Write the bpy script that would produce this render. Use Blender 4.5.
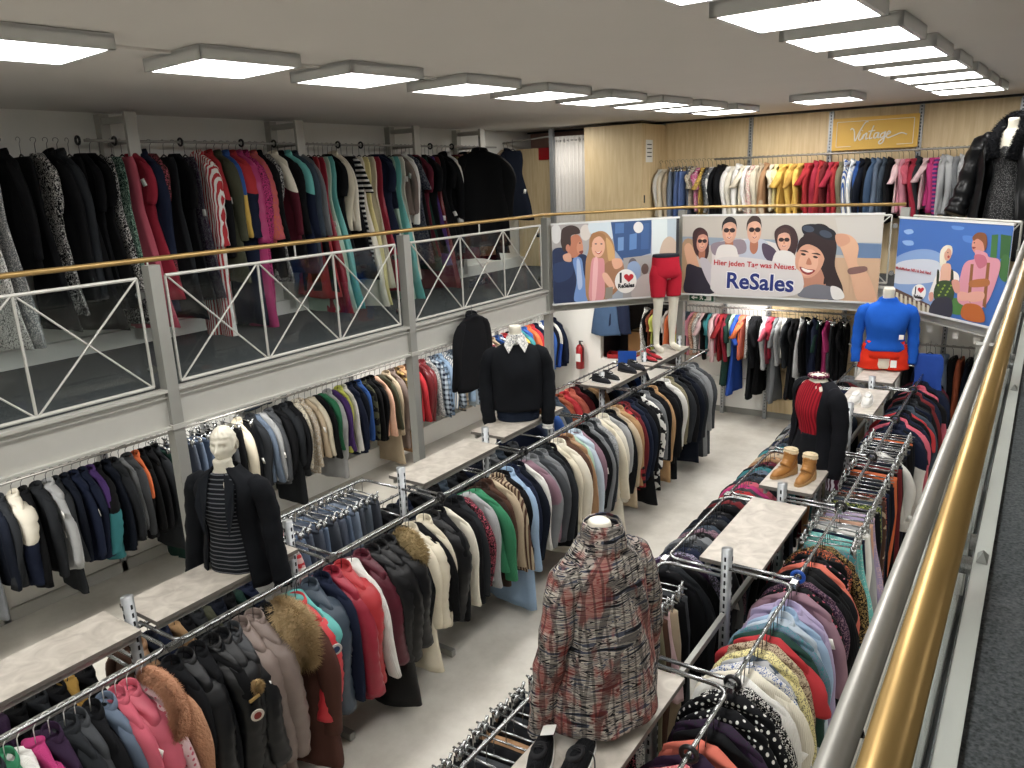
import bpy, bmesh, math, random
import numpy as np
from mathutils import Vector, Matrix
S = bpy.context.scene
for o in list(bpy.data.objects): bpy.data.objects.remove(o)
C = S.collection
R = random.Random(7)
PI = math.pi

# ------------------------------------------------------------------ camera, world, exposure
cam = bpy.data.objects.new('camera', bpy.data.cameras.new('camera')); C.objects.link(cam)
right = Vector((0.82737148, 0.56030113, -0.03897536)); down = Vector((0.11263291, -0.23350314, -0.9658106)); fwd = Vector((-0.55024564, 0.79469424, -0.25630218))
M = Matrix.Identity(4)
for i in range(3):
    M[i][0] = right[i]; M[i][1] = -down[i]; M[i][2] = -fwd[i]
M.translation = Vector((0, 0, 4.0))
cam.matrix_world = M
cam.data.sensor_width = 36; cam.data.lens = 36 * 773 / 1024; cam.data.clip_start = 0.05; cam.data.clip_end = 100
S.camera = cam
S.view_settings.view_transform = 'Standard'; S.view_settings.look = 'None'; S.view_settings.gamma = 1; S.view_settings.use_curve_mapping = False
S.view_settings.exposure = 0.4
W = bpy.data.worlds.new('world'); S.world = W; W.use_nodes = True
W.node_tree.nodes['Background'].inputs[0].default_value = (0.75, 0.85, 1, 1); W.node_tree.nodes['Background'].inputs[1].default_value = 0.15
PANEL_L = 14.0          # radiance of the LED panels
LOW_L = 5.0
def area(name, loc, sx, sy, power, col=(1, 0.97, 0.93)):
    l = bpy.data.lights.new(name, 'AREA'); l.shape = 'RECTANGLE'; l.size = sx; l.size_y = sy; l.energy = power; l.color = col
    o = bpy.data.objects.new(name, l); o.location = loc; C.objects.link(o); return o

# ------------------------------------------------------------------ materials
def lin(h):
    if isinstance(h, str):
        h = h.lstrip('#'); c = [int(h[i:i + 2], 16) / 255 for i in (0, 2, 4)]
    else: c = h
    return tuple(x / 12.92 if x <= .04045 else ((x + .055) / 1.055) ** 2.4 for x in c)
MATS = {}
def newmat(name):
    m = bpy.data.materials.new(name); m.use_nodes = True; nt = m.node_tree; b = nt.nodes['Principled BSDF']; MATS[name] = m
    return m, nt, b
def N(nt, t, **kw):
    n = nt.nodes.new(t)
    for k, v in kw.items():
        if k.startswith('i_'): n.inputs[k[2:].replace('_', ' ')].default_value = v
        else: setattr(n, k, v)
    return n
def L(nt, a, b): nt.links.new(a, b)
def bump(nt, b, h, s=.3, d=.01):
    n = N(nt, 'ShaderNodeBump'); n.inputs['Strength'].default_value = s; n.inputs['Distance'].default_value = d
    L(nt, h, n.inputs['Height']); L(nt, n.outputs[0], b.inputs['Normal'])
def solid(name, col, rough=.6, metal=0, nscale=0, namp=.12, bs=0, bd=.002, coord='Object'):
    m, nt, b = newmat(name); c = lin(col) + (1,)
    b.inputs['Base Color'].default_value = c; b.inputs['Roughness'].default_value = rough; b.inputs['Metallic'].default_value = metal
    if nscale:
        tc = N(nt, 'ShaderNodeTexCoord'); n = N(nt, 'ShaderNodeTexNoise'); n.inputs['Scale'].default_value = nscale; n.inputs['Detail'].default_value = 5
        L(nt, tc.outputs[coord], n.inputs['Vector'])
        mx = N(nt, 'ShaderNodeMix', data_type='RGBA'); mx.inputs[6].default_value = tuple(x * (1 - namp) for x in c[:3]) + (1,); mx.inputs[7].default_value = tuple(min(1, x * (1 + namp)) for x in c[:3]) + (1,)
        L(nt, n.outputs[0], mx.inputs[0]); L(nt, mx.outputs[2], b.inputs['Base Color'])
        if bs: bump(nt, b, n.outputs[0], bs, bd)
    return m
solid('wall_paint', '#ecebe5', .8, 0, 3, .03)
solid('ceiling_paint', '#dcd8d2', .9, 0, 1.5, .03)
solid('grey_metal', '#999993', .45, .3, 8, .05)
solid('light_metal', '#b8b7b0', .45, .15, 8, .05)
solid('white_metal', '#d9dad8', .4, .1)
solid('chrome', '#a4a6a6', .25, .95)
solid('steel', '#9b9993', .38, .45, 30, .1)
solid('galv', '#a3a6a8', .4, .7, 25, .15)
solid('dark_hole', '#15171a', .8)
solid('black_metal', '#1c1d1f', .4, .3)
solid('gold_rail', '#a98b57', .33, .6, 12, .1)
solid('black_plastic', '#141416', .35)
solid('white_plastic', '#e6e6e2', .4)
solid('paper', '#f0efe9', .7)
solid('shelf_edge', '#6f6a64', .6)
solid('mannequin_skin', '#d9d4c4', .45, 0, 5, .03)
solid('ceiling_trim', '#8d8983', .8)
solid('red_gloss', '#a32024', .3)
solid('brown_card', '#9a7348', .8, 0, 8, .1)
solid('blue_plastic', '#1d4fa8', .35)
solid('niche_dark', '#2b2726', .8)
solid('sole_white', '#e2e0dc', .5)
solid('sole_tan', '#a98558', .7)
solid('fleece', '#d8c6a4', .95, 0, 60, .2, .6, .004)
def carpet():
    m, nt, b = newmat('carpet'); b.inputs['Roughness'].default_value = 1
    tc = N(nt, 'ShaderNodeTexCoord'); n = N(nt, 'ShaderNodeTexNoise'); n.inputs['Scale'].default_value = 90; n.inputs['Detail'].default_value = 4
    L(nt, tc.outputs['Object'], n.inputs['Vector']); r = N(nt, 'ShaderNodeValToRGB'); r.color_ramp.elements[0].position = .3; r.color_ramp.elements[1].position = .7
    r.color_ramp.elements[0].color = lin('#303234') + (1,); r.color_ramp.elements[1].color = lin('#5f6163') + (1,)
    L(nt, n.outputs[0], r.inputs[0]); L(nt, r.outputs[0], b.inputs['Base Color']); bump(nt, b, n.outputs[0], .7, .01)
carpet()
def concrete():
    m, nt, b = newmat('concrete'); b.inputs['Roughness'].default_value = .55
    tc = N(nt, 'ShaderNodeTexCoord'); n = N(nt, 'ShaderNodeTexNoise'); n.inputs['Scale'].default_value = 1.3; n.inputs['Detail'].default_value = 8; n.inputs['Roughness'].default_value = .65
    n2 = N(nt, 'ShaderNodeTexNoise'); n2.inputs['Scale'].default_value = 5; n2.inputs['Detail'].default_value = 10; n2.inputs['Roughness'].default_value = .8
    L(nt, tc.outputs['Object'], n.inputs['Vector']); L(nt, tc.outputs['Object'], n2.inputs['Vector'])
    r = N(nt, 'ShaderNodeValToRGB'); r.color_ramp.elements[0].position = .35; r.color_ramp.elements[1].position = .62
    r.color_ramp.elements[0].color = lin('#b9b4a9') + (1,); r.color_ramp.elements[1].color = lin('#d4d0c6') + (1,)
    r2 = N(nt, 'ShaderNodeValToRGB'); r2.color_ramp.elements[0].position = .24; r2.color_ramp.elements[1].position = .33
    r2.color_ramp.elements[0].color = lin('#8a8072') + (1,); r2.color_ramp.elements[1].color = (1, 1, 1, 1)
    mx = N(nt, 'ShaderNodeMix', data_type='RGBA', blend_type='MULTIPLY'); mx.inputs[0].default_value = .6
    L(nt, n.outputs[0], r.inputs[0]); L(nt, n2.outputs[0], r2.inputs[0]); L(nt, r.outputs[0], mx.inputs[6]); L(nt, r2.outputs[0], mx.inputs[7]); L(nt, mx.outputs[2], b.inputs['Base Color'])
concrete()
def wood(name, c1, c2, axis='Z'):
    m, nt, b = newmat(name); b.inputs['Roughness'].default_value = .5
    tc = N(nt, 'ShaderNodeTexCoord'); mp = N(nt, 'ShaderNodeMapping'); mp.inputs['Scale'].default_value = (14, 14, 1.2) if axis == 'Z' else (1.2, 14, 14)
    n = N(nt, 'ShaderNodeTexNoise'); n.inputs['Scale'].default_value = 1.6; n.inputs['Detail'].default_value = 6; n.inputs['Distortion'].default_value = .6
    L(nt, tc.outputs['Object'], mp.inputs[0]); L(nt, mp.outputs[0], n.inputs['Vector'])
    r = N(nt, 'ShaderNodeValToRGB'); r.color_ramp.elements[0].position = .3; r.color_ramp.elements[1].position = .7
    r.color_ramp.elements[0].color = lin(c1) + (1,); r.color_ramp.elements[1].color = lin(c2) + (1,)
    L(nt, n.outputs[0], r.inputs[0]); L(nt, r.outputs[0], b.inputs['Base Color'])
wood('beech', '#d2b98c', '#e4cfa6')
def stone():
    m, nt, b = newmat('stone_laminate'); b.inputs['Roughness'].default_value = .5
    tc = N(nt, 'ShaderNodeTexCoord'); n = N(nt, 'ShaderNodeTexNoise'); n.inputs['Scale'].default_value = 7; n.inputs['Detail'].default_value = 8; n.inputs['Distortion'].default_value = 1.2
    L(nt, tc.outputs['Object'], n.inputs['Vector']); r = N(nt, 'ShaderNodeValToRGB'); r.color_ramp.elements[0].position = .3; r.color_ramp.elements[1].position = .68
    r.color_ramp.elements[0].color = lin('#a49c91') + (1,); r.color_ramp.elements[1].color = lin('#c6bfb4') + (1,)
    L(nt, n.outputs[0], r.inputs[0]); L(nt, r.outputs[0], b.inputs['Base Color'])
stone()
def emit(name, col, s):
    m, nt, b = newmat(name); b.inputs['Base Color'].default_value = (.9, .9, .9, 1); b.inputs['Emission Color'].default_value = tuple(col) + (1,); b.inputs['Emission Strength'].default_value = s
emit('led_panel', (1, .985, .96), PANEL_L)
emit('led_low', (1, .97, .93), LOW_L)
def glass():
    m, nt, b = newmat('pane_glass'); nt.nodes.remove(b); out = nt.nodes['Material Output']
    t = N(nt, 'ShaderNodeBsdfTransparent'); t.inputs[0].default_value = (.92, .95, .95, 1); g = N(nt, 'ShaderNodeBsdfGlossy'); g.inputs['Roughness'].default_value = .02
    lw = N(nt, 'ShaderNodeLayerWeight'); lw.inputs[0].default_value = .5; pw = N(nt, 'ShaderNodeMath', operation='POWER'); pw.inputs[1].default_value = 5; ma = N(nt, 'ShaderNodeMath', operation='MULTIPLY_ADD'); ma.inputs[1].default_value = .5; ma.inputs[2].default_value = .03; mx = N(nt, 'ShaderNodeMixShader')
    L(nt, lw.outputs['Facing'], pw.inputs[0]); L(nt, pw.outputs[0], ma.inputs[0]); L(nt, ma.outputs[0], mx.inputs[0]); L(nt, t.outputs[0], mx.inputs[1]); L(nt, g.outputs[0], mx.inputs[2]); L(nt, mx.outputs[0], out.inputs[0])
glass()
# fabrics read the colours set on each object: obj.color and the custom property "c2"
def fabric(name, rough=.85, kind='plain', sheen=0):
    m, nt, b = newmat(name); b.inputs['Roughness'].default_value = rough; b.inputs['Specular IOR Level'].default_value = .3 if rough < .6 else .15
    if sheen: b.inputs['Sheen Weight'].default_value = sheen
    oi = N(nt, 'ShaderNodeObjectInfo'); at = N(nt, 'ShaderNodeAttribute', attribute_type='OBJECT', attribute_name='c2'); tc = N(nt, 'ShaderNodeTexCoord')
    c1 = oi.outputs['Color']; c2 = at.outputs['Color']; P = tc.outputs['Object']
    def mix(f, a, bb, bt='MIX'):
        mx = N(nt, 'ShaderNodeMix', data_type='RGBA', blend_type=bt); L(nt, f, mx.inputs[0]) if not isinstance(f, (int, float)) else setattr(mx.inputs[0], 'default_value', f)
        for k, v in ((6, a), (7, bb)):
            if isinstance(v, tuple): mx.inputs[k].default_value = v
            else: L(nt, v, mx.inputs[k])
        return mx.outputs[2]
    def math_(op, a, bb=None):
        n = N(nt, 'ShaderNodeMath', operation=op)
        for k, v in ((0, a), (1, bb)):
            if v is None: continue
            if isinstance(v, (int, float)): n.inputs[k].default_value = v
            else: L(nt, v, n.inputs[k])
        return n.outputs[0]
    sx = N(nt, 'ShaderNodeSeparateXYZ'); L(nt, P, sx.inputs[0])
    ns = N(nt, 'ShaderNodeTexNoise'); ns.inputs['Scale'].default_value = 9; ns.inputs['Detail'].default_value = 5; L(nt, P, ns.inputs['Vector'])
    def band(ch, freq, thr, off=0.):
        return math_('GREATER_THAN', math_('SINE', math_('ADD', math_('MULTIPLY', ch, freq), off)), thr)
    col = c1; h = ns.outputs[0]; bs, bd = .35, .012
    if kind == 'denim':
        n2 = N(nt, 'ShaderNodeTexNoise'); n2.inputs['Scale'].default_value = 4; L(nt, P, n2.inputs['Vector'])
        lo = mix(.55, c1, (0.45, 0.5, .58, 1)); col = mix(math_('MULTIPLY', n2.outputs[0], .55), c1, lo)
    elif kind == 'plaid':
        v = math_('ADD', band(sx.outputs[0], 95, .1), band(sx.outputs[2], 95, .1)); col = mix(math_('MULTIPLY', v, .5), c1, c2)
        v2 = math_('MAXIMUM', band(sx.outputs[0], 47, .93), band(sx.outputs[2], 47, .93)); col = mix(math_('MULTIPLY', v2, .6), col, (.02, .02, .03, 1))
    elif kind == 'stripe': col = mix(band(sx.outputs[0], 240, 0), c1, c2)
    elif kind == 'fineband': col = mix(math_('MULTIPLY', band(sx.outputs[2], 210, .7), .8), c1, c2)
    elif kind == 'hstripe': col = mix(band(sx.outputs[2], 130, .2), c1, c2)
    elif kind == 'print':
        vo = N(nt, 'ShaderNodeTexVoronoi'); vo.inputs['Scale'].default_value = 26; mp = N(nt, 'ShaderNodeVectorMath', operation='ADD'); L(nt, P, mp.inputs[0]); L(nt, ns.outputs['Color'], mp.inputs[1]); L(nt, mp.outputs[0], vo.inputs['Vector'])
        col = mix(math_('LESS_THAN', vo.outputs['Distance'], .42), c1, c2)
    elif kind == 'dot':
        vo = N(nt, 'ShaderNodeTexVoronoi'); vo.inputs['Scale'].default_value = 36; vo.inputs['Randomness'].default_value = .1; L(nt, P, vo.inputs['Vector']); col = mix(math_('LESS_THAN', vo.outputs['Distance'], .3), c1, c2)
    elif kind == 'block':
        f = math_('GREATER_THAN', math_('ADD', sx.outputs[2], math_('MULTIPLY', math_('ABSOLUTE', sx.outputs[0]), .35)), -.36); col = mix(f, c1, c2)
    elif kind == 'camo':
        n3 = N(nt, 'ShaderNodeTexNoise'); n3.inputs['Scale'].default_value = 14; n3.inputs['Detail'].default_value = 1; L(nt, P, n3.inputs['Vector']); col = mix(math_('GREATER_THAN', n3.outputs[0], .52), c1, c2)
    elif kind == 'sequin':
        vo = N(nt, 'ShaderNodeTexVoronoi'); vo.inputs['Scale'].default_value = 110; L(nt, P, vo.inputs['Vector']); col = mix(math_('LESS_THAN', vo.outputs['Distance'], .27), c1, c2); h = vo.outputs['Distance']; bs, bd = .8, .003
    elif kind == 'knit':
        wv = N(nt, 'ShaderNodeTexWave'); wv.inputs['Scale'].default_value = 40; wv.inputs['Distortion'].default_value = 3; L(nt, P, wv.inputs['Vector']); h = wv.outputs['Fac']; bs, bd = .5, .004
    elif kind == 'tweed':
        mp = N(nt, 'ShaderNodeMapping'); mp.inputs['Scale'].default_value = (3.5, 3.5, 34); L(nt, P, mp.inputs[0])
        n3 = N(nt, 'ShaderNodeTexNoise'); n3.inputs['Scale'].default_value = 1; n3.inputs['Detail'].default_value = 2; n3.inputs['Distortion'].default_value = .25; L(nt, mp.outputs[0], n3.inputs['Vector'])
        r = N(nt, 'ShaderNodeValToRGB'); r.color_ramp.interpolation = 'CONSTANT'; e = r.color_ramp.elements
        seq = [(0, '#15161a'), (.36, '#4a4e5c'), (.41, '#b7b0a6'), (.455, '#1d1d22'), (.48, '#a8a198'), (.505, '#3d3f4a'), (.53, '#a49a92'), (.56, '#1b1b20'), (.59, '#b9b3a8'), (.62, '#4a4e5c'), (.66, '#8d867e')]
        e[0].color = lin(seq[0][1]) + (1,); e[1].position = seq[1][0]; e[1].color = lin(seq[1][1]) + (1,)
        for p, cc in seq[2:]: x = e.new(p); x.color = lin(cc) + (1,)
        L(nt, n3.outputs[0], r.inputs[0])
        mp2 = N(nt, 'ShaderNodeMapping'); mp2.inputs['Scale'].default_value = (13, 13, 9); L(nt, P, mp2.inputs[0]); n4 = N(nt, 'ShaderNodeTexNoise'); n4.inputs['Scale'].default_value = 1; n4.inputs['Detail'].default_value = 2; L(nt, mp2.outputs[0], n4.inputs['Vector'])
        redm = math_('MULTIPLY', math_('MULTIPLY', math_('SUBTRACT', n4.outputs[0], .5), 7), .8); redm = N(nt, 'ShaderNodeClamp').outputs[0] if False else math_('MINIMUM', math_('MAXIMUM', redm, 0), .62); col = mix(redm, r.outputs[0], lin('#9a4a42') + (1,), 'MULTIPLY' if False else 'MIX')
        v2 = math_('MAXIMUM', band(sx.outputs[0], 150, .72), band(sx.outputs[1], 150, .72)); col = mix(math_('MULTIPLY', v2, .55), col, (.012, .012, .014, 1)); bs, bd = .9, .006
    elif kind == 'heather':
        n3 = N(nt, 'ShaderNodeTexNoise'); n3.inputs['Scale'].default_value = 130; L(nt, P, n3.inputs['Vector']); col = mix(math_('MULTIPLY', n3.outputs[0], .5), c1, c2)
        if name == 'furry': n3.inputs['Scale'].default_value = 60; n3.inputs['Detail'].default_value = 4; h = n3.outputs[0]; bs, bd = 1, .02
    v = math_('ADD', math_('MULTIPLY', ns.outputs[0], .3), .85); vm = N(nt, 'ShaderNodeVectorMath', operation='SCALE'); L(nt, col, vm.inputs[0]); L(nt, v, vm.inputs['Scale'])
    L(nt, vm.outputs[0], b.inputs['Base Color']); bump(nt, b, h, bs, bd)
for k in ('plain', 'denim', 'plaid', 'stripe', 'hstripe', 'print', 'dot', 'block', 'camo', 'sequin', 'knit', 'tweed', 'heather', 'fineband'): fabric(k, .45 if k == 'sequin' else .88, k)
fabric('nylon', .42); fabric('satin', .35); fabric('leather', .3); fabric('furry', .95, 'heather')

# ------------------------------------------------------------------ mesh helpers
def meshobj(name, verts, faces, mat, parent=None, smooth=False, mi=None):
    me = bpy.data.meshes.new(name); me.from_pydata([tuple(map(float, v)) for v in verts], [], faces)
    for m in (mat if isinstance(mat, (list, tuple)) else [mat]): me.materials.append(MATS[m])
    if smooth: me.polygons.foreach_set('use_smooth', [True] * len(me.polygons))
    if mi is not None: me.polygons.foreach_set('material_index', mi)
    me.update(); o = bpy.data.objects.new(name, me); C.objects.link(o)
    if parent: o.parent = parent
    return o
class MB:
    def __init__(s): s.v = []; s.f = []; s.sm = []
    def add(s, v, f):
        k = len(s.v); s.v += [tuple(x) for x in v]; s.f += [tuple(i + k for i in q) for q in f]; return s
    def box(s, x0, x1, y0, y1, z0, z1):
        return s.add([(x0, y0, z0), (x1, y0, z0), (x1, y1, z0), (x0, y1, z0), (x0, y0, z1), (x1, y0, z1), (x1, y1, z1), (x0, y1, z1)],
                     [(0, 3, 2, 1), (4, 5, 6, 7), (0, 1, 5, 4), (1, 2, 6, 5), (2, 3, 7, 6), (3, 0, 4, 7)])
    def bar(s, a, b, w, h=None):
        a = Vector(a); b = Vector(b); h = h or w; d = (b - a).normalized(); u = Vector((0, 0, 1)) if abs(d.z) < .95 else Vector((0, 1, 0)); x = d.cross(u).normalized(); y = x.cross(d)
        v = []
        for p in (a, b):
            for i, j in ((-1, -1), (1, -1), (1, 1), (-1, 1)): v.append(p + x * i * w / 2 + y * j * h / 2)
        return s.add(v, [(0, 1, 2, 3), (7, 6, 5, 4), (0, 4, 5, 1), (1, 5, 6, 2), (2, 6, 7, 3), (3, 7, 4, 0)])
    def tube(s, pts, r, n=8, cap=True):
        pts = [Vector(p) for p in pts]; rr = r if isinstance(r, (list, tuple)) else [r] * len(pts); v = []; prev = None
        for i, p in enumerate(pts):
            d = ((pts[min(i + 1, len(pts) - 1)] - pts[max(i - 1, 0)])).normalized()
            if prev is None: u = Vector((0, 0, 1)) if abs(d.z) < .9 else Vector((1, 0, 0)); x = d.cross(u).normalized()
            else: x = (prev - d * prev.dot(d)).normalized()
            prev = x; y = d.cross(x)
            q = rr[i]; rx, ry = q if isinstance(q, tuple) else (q, q)
            for k in range(n): a = 2 * PI * k / n; v.append(p + x * rx * math.cos(a) + y * ry * math.sin(a))
        f = [(i * n + k, i * n + (k + 1) % n, (i + 1) * n + (k + 1) % n, (i + 1) * n + k) for i in range(len(pts) - 1) for k in range(n)]
        if cap: f += [tuple(range(n - 1, -1, -1)), tuple((len(pts) - 1) * n + k for k in range(n))]
        return s.add(v, f)
    def rings(s, rg, cap=True):
        n = len(rg[0]); v = [tuple(p) for r in rg for p in r]; m = len(rg)
        f = [(i * n + k, (i + 1) * n + k, (i + 1) * n + (k + 1) % n, i * n + (k + 1) % n) for i in range(m - 1) for k in range(n)]
        if cap: f += [tuple(range(n)), tuple((m - 1) * n + k for k in range(n - 1, -1, -1))]
        return s.add(v, f)
    def prism(s, poly, z0, z1):
        n = len(poly); return s.add([(x, y, z0) for x, y in poly] + [(x, y, z1) for x, y in poly], [tuple(range(n - 1, -1, -1)), tuple(range(n, 2 * n))] + [(i, (i + 1) % n, n + (i + 1) % n, n + i) for i in range(n)])
    def obj(s, name, mat, parent=None, smooth=False): return meshobj(name, s.v, s.f, mat, parent, smooth)
def empty(name, loc=(0, 0, 0), rz=0):
    o = bpy.data.objects.new(name, None); o.empty_display_size = .1; C.objects.link(o); o.location = loc; o.rotation_euler = (0, 0, rz); return o
def tag(o, label, cat, group=None):
    o['label'] = label; o['category'] = cat
    if group: o['group'] = group
    return o
def struct(o): o['kind'] = 'structure'; return o
def thing(name, label, cat, loc=(0, 0, 0), rz=0, group=None): return tag(empty(name, loc, rz), label, cat, group)
def color(o, c1, c2='#ffffff'):
    o.color = lin(c1) + (1,); o['c2'] = list(lin(c2)); return o
def hrot(dx, dy): return math.atan2(dy, dx)

# ------------------------------------------------------------------ the room
XL, YB, ZC, ZM = -8.0, 12.5, 4.80, 2.45
struct(MB().box(-8.2, 3.2, -2, 13.4, -.1, 0).obj('floor', 'concrete'))
struct(MB().box(-8.2, 3.2, -2, 13.4, ZC, ZC + .1).obj('ceiling', 'ceiling_paint'))
struct(MB().box(-8.2, XL, -2, 13.4, 0, ZC).obj('wall_left', 'wall_paint'))
struct(MB().box(3.0, 3.2, -2, 13.4, 0, ZC).obj('wall_right', 'wall_paint'))
struct(MB().box(-8, 3, -2.1, -2, 0, ZC).obj('wall_front', 'wall_paint'))
# lower back wall with the stock niche
w = MB(); w.box(-8, -6.62, YB, YB + .12, 0, 2.2); w.box(-6.62, -4.95, YB, YB + .12, 0, .7); w.box(-4.95, 3, YB, YB + .12, 0, 2.2); w.box(-6.62, -4.95, YB, YB + .12, 2.15, 2.2)
w.box(-8, 3, YB, YB + .12, 2.2, ZC)
struct(w.obj('wall_back', 'wall_paint'))
n = MB(); n.box(-6.7, -4.87, 13.28, 13.35, .6, 2.3); n.box(-6.7, -6.62, YB + .12, 13.3, .6, 2.3); n.box(-4.95, -4.87, YB + .12, 13.3, .6, 2.3); n.box(-6.7, -4.87, YB + .12, 13.3, .62, .7); n.box(-6.7, -4.87, YB + .12, 13.3, 2.15, 2.22)
struct(n.obj('wall_niche', 'niche_dark'))
struct(MB().box(-1.25, 3, 11.95, YB, 0, 2.2).obj('wall_partition', 'wall_paint'))
EDGE = [(-5.8, -2), (-5.8, 9.45), (-4.47, 11.0), (-1.5, 11.0), (-.13, 9.5), (-.13, -2)]
sl = MB(); sl.prism([(-8, -2), (-5.8, -2), (-5.8, 9.45), (-8, 9.45)], 2.18, ZM - .01); sl.prism([(-8, 9.45), (-5.8, 9.45), (-4.47, 11), (-1.5, 11), (-.13, 9.5), (3, 9.5), (3, YB), (-8, YB)], 2.18, ZM - .01); sl.prism([(-.13, -2), (3, -2), (3, 9.5), (-.13, 9.5)], 2.18, ZM - .01)
struct(sl.obj('floor_mezzanine_slab', 'wall_paint'))
sl = MB(); sl.prism([(-8, -2), (-5.86, -2), (-5.86, 9.45), (-8, 9.45)], ZM - .01, ZM); sl.prism([(-8, 9.45), (-5.86, 9.45), (-4.5, 11.06), (-1.46, 11.06), (-.1, 9.5), (3, 9.5), (3, YB), (-8, YB)], ZM - .01, ZM); sl.prism([(-.12, -2), (3, -2), (3, 9.5), (-.12, 9.5)], ZM - .01, ZM)
struct(sl.obj('floor_mezzanine_carpet', 'carpet'))
fa = MB()
for (x0, y0), (x1, y1) in zip(EDGE[:-1], EDGE[1:]):
    a, b = Vector((x0, y0, 0)), Vector((x1, y1, 0)); nrm = Vector((y1 - y0, -(x1 - x0), 0)).normalized() * .02
    fa.bar(a + nrm + Vector((0, 0, 2.3)), b + nrm + Vector((0, 0, 2.3)), .05, .31)
    fa.bar(a + nrm * 2.2 + Vector((0, 0, 2.455)), b + nrm * 2.2 + Vector((0, 0, 2.455)), .09, .025)
    fa.bar(a + nrm * 2.2 + Vector((0, 0, 2.145)), b + nrm * 2.2 + Vector((0, 0, 2.145)), .09, .02)
    fa.bar(a + nrm * 2.6 + Vector((0, 0, 2.4)), b + nrm * 2.6 + Vector((0, 0, 2.4)), .03, .012)
fb = fa.obj('beam_edge', 'light_metal'); struct(fb)
struct(MB().box(-8, -7.96, -2, YB, 0, .12).obj('baseboard_left', 'light_metal'))
struct(MB().box(-7.96, -7.72, 4.4, 11.5, 0, .3).obj('trim_1', 'wall_paint'))
struct(MB().box(-8, -7.9, -2, YB, 2.45, 2.62).obj('baseboard_upper_left', 'wall_paint'))
struct(MB().box(-4.9, 3, 12.47, YB, 0, .1).obj('baseboard_back', 'grey_metal'))
# upper wooden back wall
w = MB()
xs = [-5.38, -3.94, -2.77, -1.6, -.43, .74, 1.9, 3.0]
for a, b in zip(xs[:-1], xs[1:]):
    w.box(a + .025, b - .025, 12.44, 12.5, 2.45, 3.56); w.box(a + .025, b - .025, 12.44, 12.5, 3.57, ZC - .03)
struct(w.obj('wall_back_panelling', 'beech'))
struct(MB().box(-8, 3, 12.36, 12.44, ZC - .03, ZC).obj('trim_2', 'black_metal'))
for i, x in enumerate(xs[1:5]):
    w = MB().box(x - .03, x + .03, 12.4, 12.46, 2.45, ZC - .04); t = w.obj('trim_%d' % (i + 3), 'galv'); struct(t)
    h = MB()
    for k in range(30): z = 3.5 + k * .044; h.box(x - .008, x + .008, 12.398, 12.402, z, z + .024)
    h.obj('slot_strip', 'dark_hole', t)
# lower slat wall
w = MB()
for z in range(9): w.box(-3.5, -2.22, 12.42, 12.5, .12 + z * .235, .12 + z * .235 + .225)
struct(w.obj('wall_back_slats', 'beech'))
w = MB()
for z in range(4): w.box(-4.9, -3.56, 12.43, 12.5, .12 + z * .52, .12 + z * .52 + .51)
struct(w.obj('wall_back_white_slats', 'wall_paint'))
# ceiling lights
def led(x, y, rz, label, grp, power=True):
    t = thing('ceiling_light', label, 'ceiling light', (x, y, 4.72), rz, grp); s = .335
    f = MB()
    for a, b, c, d in ((-s, s, -s, -s + .03), (-s, s, s - .03, s), (-s, -s + .03, -s, s), (s - .03, s, -s, s)): f.box(a, b, c, d, 0, .07)
    f.box(-s, s, -s, s, .055, .075); f.box(-.05, .05, -.05, .05, .07, ZC - 4.72); f.obj('frame', 'white_metal', t)
    MB().box(-s + .03, s - .03, -s + .03, s - .03, .006, .014).obj('diffuser', 'led_panel', t)
ordn = ['first', 'second', 'third', 'fourth', 'fifth', 'sixth', 'seventh', 'eighth', 'ninth']
for k in range(9):
    y = [2.12, 3.25, 4.3, 5.42, 6.45, 7.45, 8.45, 9.35, 10.3][k]
    led(-4.43 + .098 * (y - 2.12), y, -.098, 'square white ceiling panel, %s from the near end of the row along the balcony' % ordn[k], 'ceiling panels above the balcony side')
for y_, l_ in ((.95, 'just above'), (-.2, 'behind')):
    led(-4.5, y_, -.098, 'square white ceiling panel %s the camera, row along the balcony' % l_, 'ceiling panels above the balcony side'); led(-1.25, y_ + .1, -.045, 'square white ceiling panel %s the camera, row above the gold handrail' % l_, 'ceiling panels above the camera side')
for k in range(9):
    y = [2.2, 3.25, 4.27, 5.3, 6.32, 7.3, 8.28, 9.2, 10.1][k]
    led(-1.18 + .045 * (y - 3.2), y, -.045, 'square white ceiling panel, %s in the row that ends above the wooden back wall' % ordn[k], 'ceiling panels above the camera side')
led(-2.25, 9.85, -.05, 'lone square ceiling panel above the gold sign wall, between both rows', None)
c = MB(); c.bar((-4.5, 1.5, ZC - .008), (-3.6, 10.5, ZC - .008), .04, .016); tag(c.obj('cable_duct', 'ceiling_paint'), 'flat grey cable duct on the ceiling along the balcony side panels', 'cable duct')
c = MB(); c.bar((-1.25, 1.5, ZC - .008), (-.88, 10.3, ZC - .008), .04, .016); tag(c.obj('cable_duct', 'ceiling_paint'), 'flat grey cable duct on the ceiling above the panel row nearer the wooden wall end', 'cable duct')
# unseen fill lamps, added without fixtures, under the mezzanine and over the stairs side
for k, y in enumerate((2.0, 5.0, 8.0, 10.8)): area('under_gallery_fill', (-6.9, y, 2.14), .6, .6, 22)
for k, (x, y) in enumerate(((-3.6, 11.8), (-6.2, 11.7), (1.0, 9), (1.0, 5), (1.0, 1.5))): area('under_gallery_fill', (x, y, 2.14), .6, .4, 14)
for y in (.5, 3.5, 6.5, 9.5): area('gallery_fill', (1.6, y, 4.8), .6, .6, 22)
area('gallery_fill', (-3.2, 11.4, 4.78), 1.2, .3, 16); area('gallery_fill', (-6.6, 10.8, 4.78), .6, .3, 14); area('gallery_fill', (-.6, 11.3, 4.78), .6, .3, 8)  # added fill for the wooden back wall and the curtain corner
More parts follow.
